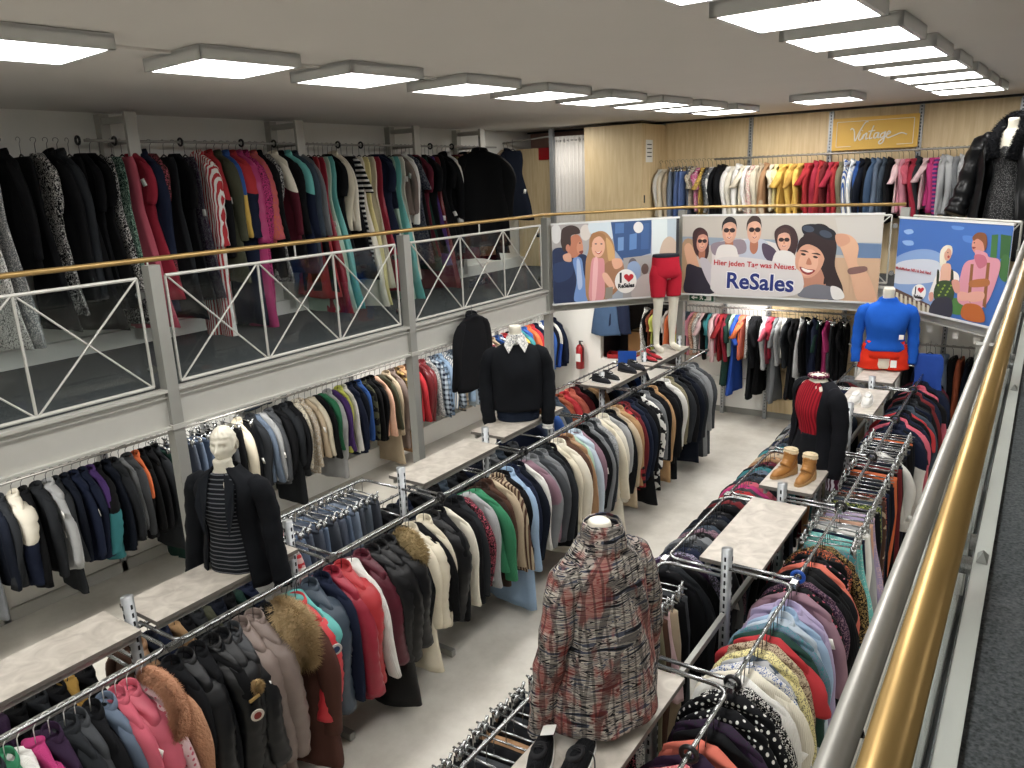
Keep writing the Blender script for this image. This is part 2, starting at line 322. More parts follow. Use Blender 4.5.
# ------------------------------------------------------------------ balcony railing
def balustrade(name, label, p0, p1, cells, glassy=True, group=None, go=.045):
    a = Vector(p0); b = Vector(p1); d = b - a; Ln = d.length; u = d / Ln
    t = thing(name, label, 'railing', (a.x, a.y, ZM), math.atan2(d.y, d.x), group)
    f = MB(); g = .09; zt, zb = .915, .05; r = .014
    f.tube([(g, 0, zt), (Ln - g, 0, zt)], r); f.tube([(g, 0, zb), (Ln - g, 0, zb)], r)
    f.obj('top_and_bottom_bar', 'light_metal', t)
    cw = (Ln - 2 * g) / cells
    for k in range(cells + 1):
        x = g + k * cw; MB().tube([(x, 0, zb), (x, 0, zt)], .011, 6).obj('upright_bar', 'light_metal', t)
    for k in range(cells):
        x = g + k * cw
        MB().tube([(x + .01, -.006, zb), (x + cw - .01, -.006, zt)], .008, 6).obj('diagonal_rod', 'light_metal', t)
        MB().tube([(x + .01, .006, zt), (x + cw - .01, .006, zb)], .008, 6).obj('diagonal_rod', 'light_metal', t)
    if glassy: MB().box(.07, Ln - .07, go, go + .008, .02, .9).obj('glass_pane', 'pane_glass', t)
    for x in (.05, Ln - .05):
        for z in (.18, .78): MB().tube([(x, go - .015, z), (x, go + .025, z)], .032, 12).obj('glass_clamp', 'chrome', t)
    return t
def post(x, y, zb, label, zt=3.46, grp=None, w=.1):
    t = thing('steel_post', label, 'post', (x, y, zb), 0, grp)
    MB().box(-w / 2, w / 2, -w / 2, w / 2, 0, zt - zb).obj('shaft', 'grey_metal', t)
    MB().box(-w / 2 - .012, w / 2 + .012, -w / 2 - .012, w / 2 + .012, 2.13 - zb, 2.17 - zb).obj('collar', 'light_metal', t) if zb < 1 else None
    return t
PY = [.5, 3.43, 6.36, 9.3]
plab = ['grey steel post carrying the left balcony, in front of the first glass bay', 'grey steel post rising behind the mannequin with a head, left balcony', 'grey steel post beside the hanging black jacket, left balcony', 'grey steel post at the corner where the couple banner begins']
for y, l in zip(PY, plab): post(-5.76, y, 0, l)
bl = ['latticed glass railing bay above the jeans rail, left balcony', 'latticed glass railing bay in front of the pink ski overalls and pale gowns', 'latticed glass railing bay with painted lettering reflection, ending at the couple banner']
for k in range(3): balustrade('balcony_railing', bl[k], (-5.78, PY[k] + .03), (-5.78, PY[k + 1] - .03), 3)
balustrade('balcony_railing', 'chamfered railing bay behind the couple banner', (-5.74, 9.45), (-4.5, 10.94), 1, False)
balustrade('balcony_railing', 'railing bay behind the wide banner of five friends', (-4.4, 11.02), (-1.56, 11.02), 3, False)
balustrade('balcony_railing', 'chamfered railing bay behind the blue sky banner', (-1.44, 10.96), (-.16, 9.56), 2, False)
for x, y, l, zb in ((-4.46, 11.02, 'grey steel post between the couple banner and the friends banner', 0), (-1.5, 11.02, 'grey steel post between the friends banner and the blue sky banner', 0)): post(x, y, zb, l)
bR = ['nearest camera-side railing bay under the gold handrail', 'second camera-side railing bay under the gold handrail', 'far camera-side railing bay reaching the blue sky banner']
RY = [-.9, 3.0, 6.3, 9.45]
for k in range(3): balustrade('balcony_railing', bR[k], (-.13, RY[k + 1] - .05), (-.13, RY[k] + .05), 3, go=.018)
for k in (1, 2, 3): post(-.13, RY[k], 2.46, ['', 'slim steel post halfway along the camera-side railing', 'slim steel post on the far stretch of the camera-side railing', 'slim steel post where the blue sky banner ends'][k], 3.4, w=.05)
h = MB(); h.tube([(-5.8, -1.5, 3.5), (-5.8, 9.3, 3.5), (-5.74, 9.42, 3.5), (-4.5, 10.95, 3.5), (-4.4, 11.02, 3.5), (-1.5, 11.02, 3.5)], .021, 12)
t = thing('wooden_handrail', 'thin gold-brown handrail running along the far balcony and over the banners', 'handrail', (0, 0, 0)); h.obj('rail', 'gold_rail', t, True)
k = MB()
for y in (.5, 1.95, 3.43, 4.9, 6.36, 7.8, 9.3): k.tube([(-5.8, y, 3.36), (-5.8, y, 3.49)], .009, 6)
k.obj('bracket', 'light_metal', t)
t = thing('brass_handrail', 'thick shiny gold handrail beside the camera', 'handrail', (0, 0, 0))
MB().tube([(-.068, -.5, 3.47), (-.068, 9.5, 3.47)], .0215, 20).obj('rail', 'gold_rail', t, True)
k = MB()
for y in (.2, 3.9, 5.3, 7.9): k.tube([(-.13, y, 3.37), (-.13, y, 3.32), (-.12, y, 3.30), (-.085, y, 3.30), (-.068, y, 3.33), (-.068, y, 3.46)], .008, 6)
k.obj('bracket', 'white_metal', t, True)
MBr = MB(); MBr.tube([(-.125, -.5, 3.385), (-.125, 9.45, 3.385)], .017, 14); tag(MBr.obj('steel_top_rail', 'steel', None, True), 'satin steel tube running just below and outside the thick gold handrail', 'rail')
t = thing('floor_channel', 'pale metal channel along the carpet edge beside the gold handrail', 'channel', (0, 0, ZM))
MB().box(-.096, -.037, -1, 9.4, 0, .03).obj('strip', 'light_metal', t); MB().box(-.128, -.1, -1, 9.4, 0, .02).obj('rubber_edge', 'black_plastic', t)
q = MB(); q.box(-.098, -.094, -1, 9.4, .0, .034); q.obj('lip', 'chrome', t)
for y in (3.3, 6.1):
    q = MB(); q.add([(-.085, y - .05, .035), (-.045, y - .05, .03), (-.045, y + .05, .03), (-.085, y + .05, .03), (-.065, y - .01, .065), (-.065, y + .01, .065)], [(0, 1, 4), (1, 2, 5, 4), (2, 3, 5), (3, 0, 4, 5), (3, 2, 1, 0)]); q.obj('clamp', 'grey_metal', t)

# ------------------------------------------------------------------ rack builders
def perf(t, x, y, z0, z1, w=.04, name='slot'):
    h = MB(); z = z0
    while z < z1:
        h.box(x - .006, x + .006, y - w - .001, y - w + .001, z, z + .03); h.box(x + w - .001, x + w + .001, y - .006, y + .006, z, z + .03); z += .055
    h.obj('slots', 'dark_hole', t)
def gondola(cx, posts, zr, label, off=.43, gaps=(), zl=None, low=()):
    t = thing('gondola_rack', label, 'clothes rack', (cx, 0, 0)); zl = zl or zr
    for y in posts:
        pt = MB(); pt.tube([(0, y, 0), (0, y, 1.68)], .036, 14); pt.obj('post', 'galv', t, True); perf(t, 0, y, 1.0, 1.62, .036)
        f = MB(); f.bar((-.45, y, .04), (.45, y, .04), .05, .06); f.obj('foot', 'grey_metal', t)
    r = .0115
    for sgn, z in ((1, zr), (-1, zl)):
        for bi, (a, b) in enumerate(zip(posts[:-1], posts[1:])):
            z = (1.2 if bi in low else zl) if sgn < 0 else zr
            x = off * sgn; c = .07; g = .035
            pts = [(.03 * sgn, a + g, z), (x - c * sgn, a + g, z)] + [(x - c * sgn + c * sgn * math.sin(q * PI / 8), a + g + c * (1 - math.cos(q * PI / 8)), z) for q in range(1, 5)]
            pts += [(x - c * sgn + c * sgn * math.cos(q * PI / 8), b - g - c + c * math.sin(q * PI / 8), z) for q in range(0, 5)] + [(.03 * sgn, b - g, z)]
            MB().tube(pts, r, 8).obj('rail', 'chrome', t, True)
        s = MB()
        for y in posts if not (low and sgn < 0) else posts[5:]: s.box(x - .02 if sgn > 0 else x - .02, x + .02, y - .04, y + .04, z - .02, z + .012)
        s.obj('rail_joint', 'chrome', t)
    for z0_, z1_ in ((.12, .16), (1.2, 1.24)): MB().box(-.016, .016, posts[0], posts[-1], z0_, z1_).obj('cross_bar', 'grey_metal', t)
    return t
LP = [.87 + 1.212 * k for k in range(9)]        # posts of the long rack by the balcony
RP = [.95, 2.1, 3.27, 4.42, 5.66, 6.87, 8.08, 9.27, 10.5]
gondola(-4.3, LP, 1.5, 'long double-sided clothes rack down the middle of the shop floor', low=(0, 1, 3, 4))
gondola(-1.45, RP, 1.56, 'long double-sided clothes rack below the gold handrail, crowded with metal hangers', .42, zl=1.5)
def shelf(cx, y0, y1, z, label, grp='stone-look shelf boards on the racks', w=.4):
    t = thing('display_shelf', label, 'shelf', (cx, (y0 + y1) / 2, z - .028), 0, grp); h = (y1 - y0) / 2
    MB().box(-w / 2, w / 2, -h, h, 0, .028).obj('board', 'stone_laminate', t)
    e = MB(); e.box(-w / 2 - .002, -w / 2, -h, h, 0, .027); e.box(w / 2, w / 2 + .002, -h, h, 0, .027); e.box(-w / 2, w / 2, -h - .002, -h, 0, .027); e.box(-w / 2, w / 2, h, h + .002, 0, .027); e.obj('edge_band', 'shelf_edge', t)
    s = MB(); s.box(-w / 2 + .03, -w / 2 + .055, -h + .02, h - .02, -.045, 0); s.box(w / 2 - .055, w / 2 - .03, -h + .02, h - .02, -.045, 0); s.obj('support_rail', 'grey_metal', t)
    return t
shelf(-4.3, .93, 2.03, 1.55, 'bare stone-look shelf cut by the lower edge of the picture, long middle rack')
shelf(-4.3, 2.13, 3.2, 1.55, 'stone-look shelf under the mannequin with a head')
shelf(-4.3, 4.56, 5.66, 1.55, 'bare stone-look shelf just in front of the black sweater mannequin')
shelf(-4.3, 5.75, 6.88, 1.6, 'stone-look shelf carrying the black sweater mannequin and brown shoes')
shelf(-4.3, 7.96, 9.1, 1.55, 'stone-look shelf with dark shoes and the small blue card')
shelf(-4.3, 9.18, 10.5, 1.55, 'stone-look shelf under the mannequin legs in red shorts')
shelf(-1.45, 2.14, 3.22, 1.55, 'stone-look shelf under the tweed coat mannequin and black sneakers')
shelf(-1.45, 4.47, 5.6, 1.55, 'bare stone-look shelf on the hanger-crowded rack, in front of the tan boots')
shelf(-1.45, 5.74, 6.85, 1.6, 'stone-look shelf carrying the tan boots and the black jacket mannequin')
shelf(-1.45, 8.13, 9.2, 1.55, 'stone-look shelf holding the white sneakers')
shelf(-1.45, 9.35, 10.45, 1.6, 'stone-look shelf under the mannequin in blue top and red shorts')
def wallrack(name, label, axis, fix, rail, z, us, ztop, side, zbot=0, rails_z=None, w=.03, mat='galv', depth=.04):
    """uprights on a wall, arms and a hanging rail; axis 'y': runs along y at x=fix; axis 'x': runs along x at y=fix"""
    t = thing(name, label, 'wall rack', (0, 0, 0))
    def P(u, d, zz): return (d, u, zz) if axis == 'y' else (u, d, zz)
    for u in us:
        m = MB(); m.bar(P(u, fix + side * depth / 2, zbot), P(u, fix + side * depth / 2, ztop), w * 2 if axis == 'x' else depth, depth if axis == 'x' else w * 2); m.obj('upright', mat, t)
        if mat == 'galv':
            h = MB(); zz = zbot + .1
            while zz < ztop - .05:
                p = P(u, fix + side * (depth + .001), zz); q = P(u, fix + side * (depth + .001), zz + .025); h.bar(p, q, .014 if axis == 'x' else .002, .002 if axis == 'x' else .014); zz += .05
            h.obj('slots', 'dark_hole', t)
        MB().bar(P(u, fix + side * depth, z - .01), P(u, rail, z - .005), .014, .035).obj('arm', 'steel', t)
    if name and 'upper balcony' in label:
        for u in us: MB().box(rail + .03, rail + .07, u - .06, u + .06, z - .35, z + .27).obj('bracket_plate', 'light_metal', t); MB().box(-7.9, rail + .03, u - .03, u + .03, z + .18, z + .24).obj('bracket_arm', 'light_metal', t)
    MB().tube([P(us[0] - .45, rail, z), P(us[-1] + .45, rail, z)], .0135, 8).obj('rail', 'steel', t, True)
    return t
wallrack('wall_rack', 'wall rack with jeans and shirts under the left balcony', 'y', -8.0, -7.5, 1.53, [2.7 + 1.2 * k for k in range(8)], 2.15, 1)
wallrack('wall_rack', 'wall rack with dresses and ski wear on the upper balcony', 'y', -8.0, -7.5, 4.5, [4.46, 6.55, 8.65, 10.2], 4.78, 1, 2.5, w=.05, mat='light_metal', depth=.1)
wallrack('wall_rack', 'upper wall rack below the gold sign on the wooden wall', 'x', 12.4, 12.1, 4.17, [-3.94, -2.77, -1.6, -.43], 4.3, -1, 2.5, depth=.01)
wallrack('wall_rack', 'lower back wall rack with colourful tops under the friends banner', 'x', 12.42, 12.15, 1.86, [-4.95, -4.25, -3.53, -2.4], 2.1, -1, 0)
wallrack('wall_rack', 'short wall rack of navy trousers under the blue sky banner', 'x', 11.95, 11.55, 1.62, [-1.0, .2], 2.0, -1, 0)
# ------------------------------------------------------------------ garments
def sgnp(v, p): return np.sign(v) * np.abs(v) ** p
def interp(prof, t):
    prof = np.array(prof, float); zs = np.linspace(0, 1, len(prof)); out = [np.interp(t, prof[:, 0], prof[:, k]) for k in range(1, prof.shape[1])]; return out
def body_mesh(prof, amp, seed, quilt=0, folds=5, legs=False, qa=.012, m=26, n=32, sway=.02):
    """prof rows: (t, z, half width, half thickness)"""
    rr = np.random.RandomState(seed); ph = rr.rand(6) * 6.28
    t = np.concatenate([np.linspace(0, .22, 9)[:-1], np.linspace(.22, 1, m - 8)]); z, hw, th = interp(prof, t); a = np.arange(n) * 2 * PI / n; c = np.cos(a); s = np.sin(a); rg = []
    for i in range(len(t)):
        q = 1.0
        if quilt: q = 1 + qa / .05 * (abs(math.sin(PI * z[i] / quilt)) - .5)
        f = amp * (max(0, t[i] - .1) ** .8)
        x = hw[i] * sgnp(c, .85); y = th[i] * sgnp(s, .8) * q * (1 + .25 * np.sin(3 * c + ph[0] + 4 * z[i]))
        if legs and t[i] > .28: y = y * (.12 + .88 * np.minimum(1, (np.abs(x) / hw[i]) * 3.2))
        y = y + f * (np.sin(folds * c + ph[1] + 1.5 * z[i]) * .6 + .4 * np.sin(folds * 2.1 * c + ph[2] - 3 * z[i])) + sway * t[i] * math.sin(ph[3]) * (1 if not quilt else .5)
        x = x + f * .5 * np.sin(4 * y / .05 + ph[4] + 9 * z[i]) + .012 * t[i] * math.sin(ph[5] + 5 * z[i])
        zz = z[i] + (.012 * np.sin(3 * c + ph[4]) if t[i] > .9 else 0 * c)
        rg.append(np.stack([x, y, zz], 1))
    b = MB(); b.rings(rg); return b
def sleeve_mesh(sg, L_, r0, r1, seed, quilt=0, sh=(.15, -.195), out=.07, flat=.8):
    rr = np.random.RandomState(seed + (5 if sg > 0 else 9)); ph = rr.rand(4) * 6.28; m = 13 if not quilt else 22; n = 12; rg = []; dy = (rr.rand() - .5) * .14
    for i in range(m):
        t = i / (m - 1); bx = sh[0] + out * math.sin(min(1, t * 2.2) * PI / 2) + .02 * math.sin(t * 3 + ph[2]); z = sh[1] - L_ * (t ** 1.05); y = dy * t * t + .01 * math.sin(5 * t + ph[0])
        if i == 0: r = r0 * .7
        elif i == 1: r = r0 * .95
        else: r = r0 + (r1 - r0) * t
        q = 1.0
        if quilt: q = 1 + .16 * (abs(math.sin(PI * z / quilt)) - .5)
        a = np.arange(n) * 2 * PI / n; w = r * q * (1 + .1 * np.sin(2 * a + ph[1] + 7 * t)); tilt = .5 * (1 - t)
        fy = .95 if quilt else .58; rg.append(np.stack([sg * (bx + w * 1.05 * np.cos(a)), y + w * fy * np.sin(a), z + w * tilt * -np.cos(a) + .004 * np.sin(3 * a)], 1))
    b = MB(); b.rings(rg if sg > 0 else [r_[::-1] for r_ in rg]); return b
TOP = lambda L_, hem, th, sh=.2, neck=.055: [(0, -.125, neck, .035), (.04, -.145, neck + .035, .04), (.12, -.175, sh * .82, th * .8), (.17, -.2, sh * .98, th * .75), (.24, -.26, sh, th), (.4, -.2 - (L_ - .2) * .3, sh * .97, th), (.7, -.2 - (L_ - .2) * .65, (sh + hem) / 2, th * 1.1), (1, -L_, hem, th * 1.15)]
KIND = {  # kind: (length, hem, thickness, amp, quilt, sleeve(len, r0, r1) or None, extras)
 'P': ('padded jacket', 'jacket', .86, .235, .05, .004, .095, (.62, .075, .058), 'collar'),
 'J': ('jacket', 'jacket', .84, .23, .038, .012, 0, (.62, .066, .05), 'collar'),
 'L': ('leather jacket', 'jacket', .8, .225, .036, .010, 0, (.62, .066, .05), 'collar'),
 'B': ('blazer', 'blazer', .86, .225, .032, .009, 0, (.62, .066, .052), 'collar'),
 'C': ('long coat', 'coat', 1.12, .26, .042, .012, 0, (.64, .072, .058), 'collar'),
 'Q': ('long padded coat', 'coat', 1.12, .25, .05, .005, .11, (.64, .076, .06), 'hood'),
 'K': ('knitted jumper', 'jumper', .74, .225, .034, .010, 0, (.6, .062, .046), ''),
 'H': ('hooded sweatshirt', 'hoodie', .76, .23, .038, .010, 0, (.6, .066, .048), 'hood'),
 'S': ('shirt', 'shirt', .86, .225, .024, .014, 0, (.64, .058, .042), 'collar'),
 'O': ('blouse', 'blouse', .74, .225, .024, .018, 0, (.5, .055, .045), ''),
 'T': ('short-sleeved top', 'top', .74, .23, .022, .016, 0, (.22, .062, .07), ''),
 'A': ('sleeveless top', 'top', .68, .21, .022, .018, 0, None, ''),
 'D': ('dress', 'dress', 1.2, .30, .035, .026, 0, (.3, .055, .05), ''),
 'E': ('sleeveless dress', 'dress', 1.25, .31, .035, .028, 0, None, ''),
 'G': ('long gown', 'gown', 1.5, .36, .06, .05, 0, None, ''),
 'W': ('long jumpsuit', 'overalls', 1.5, .2, .05, .01, .16, (.62, .07, .055), 'collar'),
 'R': ('trousers', 'trousers', 1.1, .22, .028, .008, 0, None, 'clip'),
 'N': ('jeans', 'jeans', 1.08, .21, .03, .008, 0, None, 'clip'),
 'V': ('skirt', 'skirt', .75, .27, .026, .028, 0, None, 'clip'),
}
LIB = {}
def lib_mesh(b, name):
    me = bpy.data.meshes.new(name); me.from_pydata([tuple(map(float, v)) for v in b.v], [], b.f); me.materials.append(MATS['plain']); me.polygons.foreach_set('use_smooth', [True] * len(me.polygons)); me.update(); return me
def garment_lib(kind, var):
    key = (kind, var)
    if key in LIB: return LIB[key]
    nm, cat, L_, hem, th, amp, quilt, slv, ex = KIND[kind]; seed = sum(ord(c) for c in kind) * 31 + var * 7; L2 = L_ * (1 + .05 * (var - 1)); parts = []
    if ex == 'clip':
        if kind == 'V': prof = [(0, -.17, .17, .02), (.06, -.2, .175, .024), (1, -L2, hem, th * 1.5)]
        else: prof = [(0, -.17, .19, .02), (.05, -.2, .195, .028), (.25, -.38, .215, .04), (.3, -.4, .215, .038), (1, -L2, .2, .03)]
        parts.append(('garment_body', lib_mesh(body_mesh(prof, amp, seed, legs=kind != 'V'), 'garment_body')))
        w = MB(); w.rings([np.stack([(prof[0][2] + .004) * np.cos(np.arange(20) * PI / 10), (.025) * np.sin(np.arange(20) * PI / 10), np.full(20, z)], 1) for z in (-.165, -.2)]); parts.append(('waistband', lib_mesh(w, 'waistband')))
    else:
        p = TOP(L2, hem, th)
        if kind in 'EG': p = [(0, -.15, .13, .03), (.05, -.2, .16, .035), (.2, -.33, .17, .04), (.34, -.5, .15, .04), (1, -L2, hem * (1 + .15 * (var - 1)), th * 1.6)]
        if kind == 'D': p = p[:6] + [(.5, -.62, .18, .035), (1, -L2, hem, th * 1.5)]
        if kind == 'W': p = p[:6] + [(.55, -.75, .2, .05), (1, -L2, .19, .05)]
        parts.append(('garment_body', lib_mesh(body_mesh(p, amp, seed, quilt, legs=kind == 'W', folds=9 if kind in 'EG' else 5), 'garment_body')))
        if slv:
            for sg in (-1, 1): parts.append(('sleeve', lib_mesh(sleeve_mesh(sg, slv[0], slv[1], slv[2], seed, quilt * .8 if quilt else 0, out=.075), 'sleeve')))
        if ex == 'collar' or ex == 'hood':
            b = MB(); rg = []
            for (rx, ry, z) in ((.075, .04, -.155), (.078, .042, -.135), (.066, .036, -.108), (.058, .03, -.112), (.054, .028, -.14)):
                a = np.arange(16) * PI / 8; rg.append(np.stack([rx * np.cos(a), ry * np.sin(a) + .005, z + .018 * np.sin(a)], 1))
            b.rings(rg, False); parts.append(('collar', lib_mesh(b, 'collar')))
        if ex == 'hood':
            b = MB(); rg = []
            for q in np.linspace(0, PI, 9):
                a = np.arange(14) * PI / 7; r = .03 + .075 * math.sin(q); rg.append(np.stack([r * 1.25 * np.cos(a), .075 + r * .65 * np.sin(a), -.13 - .25 * (q / PI) + .02 * np.sin(3 * a)], 1))
            b.rings(rg); parts.append(('hood', lib_mesh(b, 'hood')))
    LIB[key] = parts; return parts
def hanger_mesh(kind):
    b = MB(); hook = [(0, .021 * math.cos(a), .021 * math.sin(a) - .001) for a in np.linspace(-PI * .25, PI * 1.15, 9)]
    pts = [(0, y, z) for (_, y, z) in hook][::-1]; b.tube(pts[::-1] + [], .0022, 5)
    b.tube([(0, .015, -.016), (0, .004, -.035), (0, 0, -.115)], .0024, 5)
    if kind == 'clip':
        b.tube([(-.19, 0, -.115), (.19, 0, -.115)], .0055, 6)
        for s in (-1, 1):
            b.box(s * .15 - .016, s * .15 + .016, -.014, .014, -.19, -.108); b.tube([(s * .15, -.03, -.085), (s * .15, .0, -.13)], .009, 6); b.tube([(s * .15, .03, -.085), (s * .15, .0, -.13)], .009, 6)
    elif kind == 'double':
        b.tube([(-.19, 0, -.185), (-.1, 0, -.14), (0, 0, -.115), (.1, 0, -.14), (.19, 0, -.185)], .005, 5); b.tube([(-.19, 0, -.185), (.19, 0, -.215)], .003, 5)
    else: b.tube([(-.15, 0, -.212), (-.08, 0, -.175), (0, 0, -.125), (.08, 0, -.175), (.15, 0, -.212)], (.008 if kind == 'black' else .006), 6)
    return lib_mesh(b, 'hanger')
HANG = {}
CLR = {  # name: sRGB
 'black': '#121316', 'jet-black': '#0b0c0e', 'charcoal': '#282b2f', 'dark-grey': '#45484c', 'grey': '#74777a', 'light-grey': '#a8aaab', 'white': '#e0ded8', 'cream': '#d9cfb6', 'ivory': '#e2dbc8', 'beige': '#b9a689',
 'tan': '#a97f56', 'camel': '#b58c5c', 'brown': '#553a2d', 'dark-brown': '#35251f', 'taupe': '#7a6a62', 'olive': '#4a4c3a', 'khaki': '#7d765c', 'green': '#2c8058', 'dark-green': '#1d3d35', 'mint': '#a5c6b0', 'lime': '#c9cf4a', 'teal': '#2e7f86', 'turquoise': '#5fb9b4',
 'navy': '#1a2238', 'dark-navy': '#131926', 'blue': '#2d58a0', 'royal-blue': '#2450b0', 'light-blue': '#93b0cf', 'pale-blue': '#b9c8d6', 'denim-blue': '#3d5573', 'dark-denim': '#232f45', 'slate': '#3b4754', 'grey-blue': '#65758a',
 'red': '#b3232b', 'bright-red': '#c8202c', 'dark-red': '#6d1f24', 'burgundy': '#5b1a2a', 'crimson': '#9e1b34', 'coral': '#d96a54', 'orange': '#d8652a', 'rust': '#9a4a2a', 'peach': '#dba98c', 'pink': '#d98a9c', 'pale-pink': '#dcb9bb', 'rose': '#c65468', 'magenta': '#bb2a72', 'purple': '#4d3270', 'lavender': '#a99cc0', 'mauve': '#8d6c7a', 'yellow': '#dcb23c', 'pale-yellow': '#ddd08a', 'gold': '#b2934d', 'aubergine': '#33203a', 'mustard': '#b98d2c'}
PATN = {'plaid': 'plaid', 'stripe': 'striped', 'hstripe': 'banded', 'print': 'patterned', 'dot': 'dotted', 'block': 'colour-blocked', 'camo': 'mottled', 'sequin': 'sequinned', 'heather': 'melange'}
DEFM = {'P': 'nylon', 'Q': 'nylon', 'L': 'leather', 'N': 'denim', 'W': 'nylon', 'G': 'satin', 'K': 'knit'}
GAR = []
def desat(c): g = .3 * c[0] + .6 * c[1] + .1 * c[2]; return tuple((v * .86 + g * .14) * .94 for v in c)
def parse(tok):
    k = tok[0]; rest = tok[2:]; pat = None
    if '*' in rest: rest, pat = rest.split('*')
    cs = rest.split('+'); return k, cs[0], (cs[1] if len(cs) > 1 else None), pat
def desc(tok, short=False):
    k, c1, c2, pat = parse(tok); nm, cat = KIND[k][0], KIND[k][1]
    if short: return c1 + ' ' + cat
    s = c1 + (' and ' + c2 if c2 else '')
    if pat: s += ' ' + PATN[pat]
    return s + ' ' + nm
def garment(tok, x, y, z, rz, tagd=False, hk=None, sc=None, rail=None):
    k, c1, c2, pat = parse(tok); var = R.randrange(3); parts = garment_lib(k, var)
    t = empty({'trousers': 'hanging_trousers', 'jeans': 'hanging_jeans'}.get(KIND[k][1], KIND[k][1].replace(' ', '_')), (x, y, z), rz); s = sc or R.uniform(1.02, 1.16); t.scale = (s, R.uniform(1.05, 1.35) * (.62 if k in 'GE' else 1), R.uniform(1.06, 1.2) if sc is None else sc)
    t.rotation_euler = (R.uniform(-.03, .03), R.uniform(-.02, .02), rz + R.uniform(-.12, .12))
    mat = pat or DEFM.get(k, 'plain')
    if pat is None and c2: mat = 'print'
    b1 = desat(lin(CLR[c1])); jit = R.uniform(.88, 1.12); cc2 = desat(lin(CLR[c2])) if c2 else tuple(min(1, v * 1.6 + .02) for v in b1)
    for nm, me in parts:
        o = bpy.data.objects.new(nm, me); C.objects.link(o); o.parent = t; o.material_slots[0].link = 'OBJECT'; o.material_slots[0].material = MATS[mat]; o.color = tuple(v * jit for v in b1) + (1,); o['c2'] = [v * jit for v in cc2]
        if nm == 'sleeve' and pat == 'block': o.color = tuple(b1) + (1,)
    hk = hk or ('clip' if KIND[k][-1] == 'clip' else 'black')
    if hk not in HANG: HANG[hk] = hanger_mesh(hk)
    o = bpy.data.objects.new('hanger', HANG[hk]); C.objects.link(o); o.parent = t; o.material_slots[0].link = 'OBJECT'; o.material_slots[0].material = MATS['black_plastic' if hk == 'black' else ('chrome' if hk in ('clip', 'double') else 'white_plastic')]
    if tagd:
        if 'tag' not in HANG: HANG['tag'] = lib_mesh(MB().box(-.022, .022, -.0015, .0015, -.07, 0), 'price_tag')
        o = bpy.data.objects.new('price_tag', HANG['tag']); C.objects.link(o); o.parent = t; o.material_slots[0].link = 'OBJECT'; o.material_slots[0].material = MATS['paper']
        L_ = KIND[k][2]; o.location = (R.choice((-.2, .2, .27)), -.06, -R.uniform(.3, L_ * .8)); o.rotation_euler = (.1, R.uniform(-.4, .4), R.uniform(-.4, .4))
    return t
ZS = {'mid': (1.06, 1.1), 'up': (1.12, 1.22), 'wall': (1, 1.04), 'rr': (1, 1.04)}
def hang(rail, axis, fix, z, a, b, toks, marks, group, hk=None, side=0, tagp=.15, flip=1):
    """spread garments evenly from a to b along a rail; marks: [(u, phrase)] landmarks for the labels"""
    toks = toks.split(); n = len(toks)
    for i, tk in enumerate(toks):
        u = a + (b - a) * (i + .5) / n + R.uniform(-.012, .012); 
        if axis == 'y': t = garment(tk, fix, u, z, 0, R.random() < tagp, hk)
        else: t = garment(tk, u, fix, z, PI / 2, R.random() < tagp, hk)
        zs = ZS.get(rail, (1, 1)); kz = t.scale[2] * zs[1]; t.scale = (t.scale[0] * zs[0], t.scale[1], 1)
        for ch in t.children:
            if ch.name.startswith('hanger') or ch.name.startswith('price'): continue
            ch.scale = (1, 1, kz); ch.location.z = -.12 * (1 - kz) + (.012 if rail != 'rl' else 0)
        GAR.append(dict(o=t, tk=tk, u=u, rail=rail, marks=marks, grp=group, pos=(i, n)))
def finish_labels():
    byrail = {}
    for g in GAR: byrail.setdefault(g['rail'], []).append(g)
    for r, gs in byrail.items():
        gs.sort(key=lambda g: g['u'])
        for i, g in enumerate(gs):
            pv = desc(gs[i - 1]['tk'], True) if i else 'rail end'; nx = desc(gs[i + 1]['tk'], True) if i < len(gs) - 1 else 'rail end'
            mk = min(g['marks'], key=lambda m: abs(m[0] - g['u']))[1]
            g['lab'] = [desc(g['tk']), pv, nx, mk]
            k, c1, c2, pat = parse(g['tk']); g['cat'] = KIND[k][1]
    seen = {}
    def full(g): d, p, n, m = g['lab']; return ('%s between %s and %s, %s' % (d, p, n, m)) if p != n else ('%s between two %s, %s' % (d, p + ('s' if not p.endswith('s') and not p.endswith('end') else ''), m))
    for g in GAR: seen.setdefault(full(g), []).append(g)
    for l, gs in seen.items():
        gs.sort(key=lambda g: g['u'])
        if len(gs) == 2: suf = [', nearer one', ', farther one']
        elif len(gs) == 3: suf = [', nearest', ', middle one', ', farthest']
        elif len(gs) > 3: suf = [', nearest'] + ['' for _ in gs[2:]] + [', farthest']
        else: suf = ['']
        for g, s in zip(gs, suf):
            w = (l + s).split()
            if len(w) > 16: l2 = l.replace(' and ' + g['lab'][2], '') if g['lab'][1] != g['lab'][2] else l; l2 = l2.replace(' between ', ' beside '); w = (l2 + s).split()
            tag(g['o'], ' '.join(w[:16]), g['cat'], g['grp'])
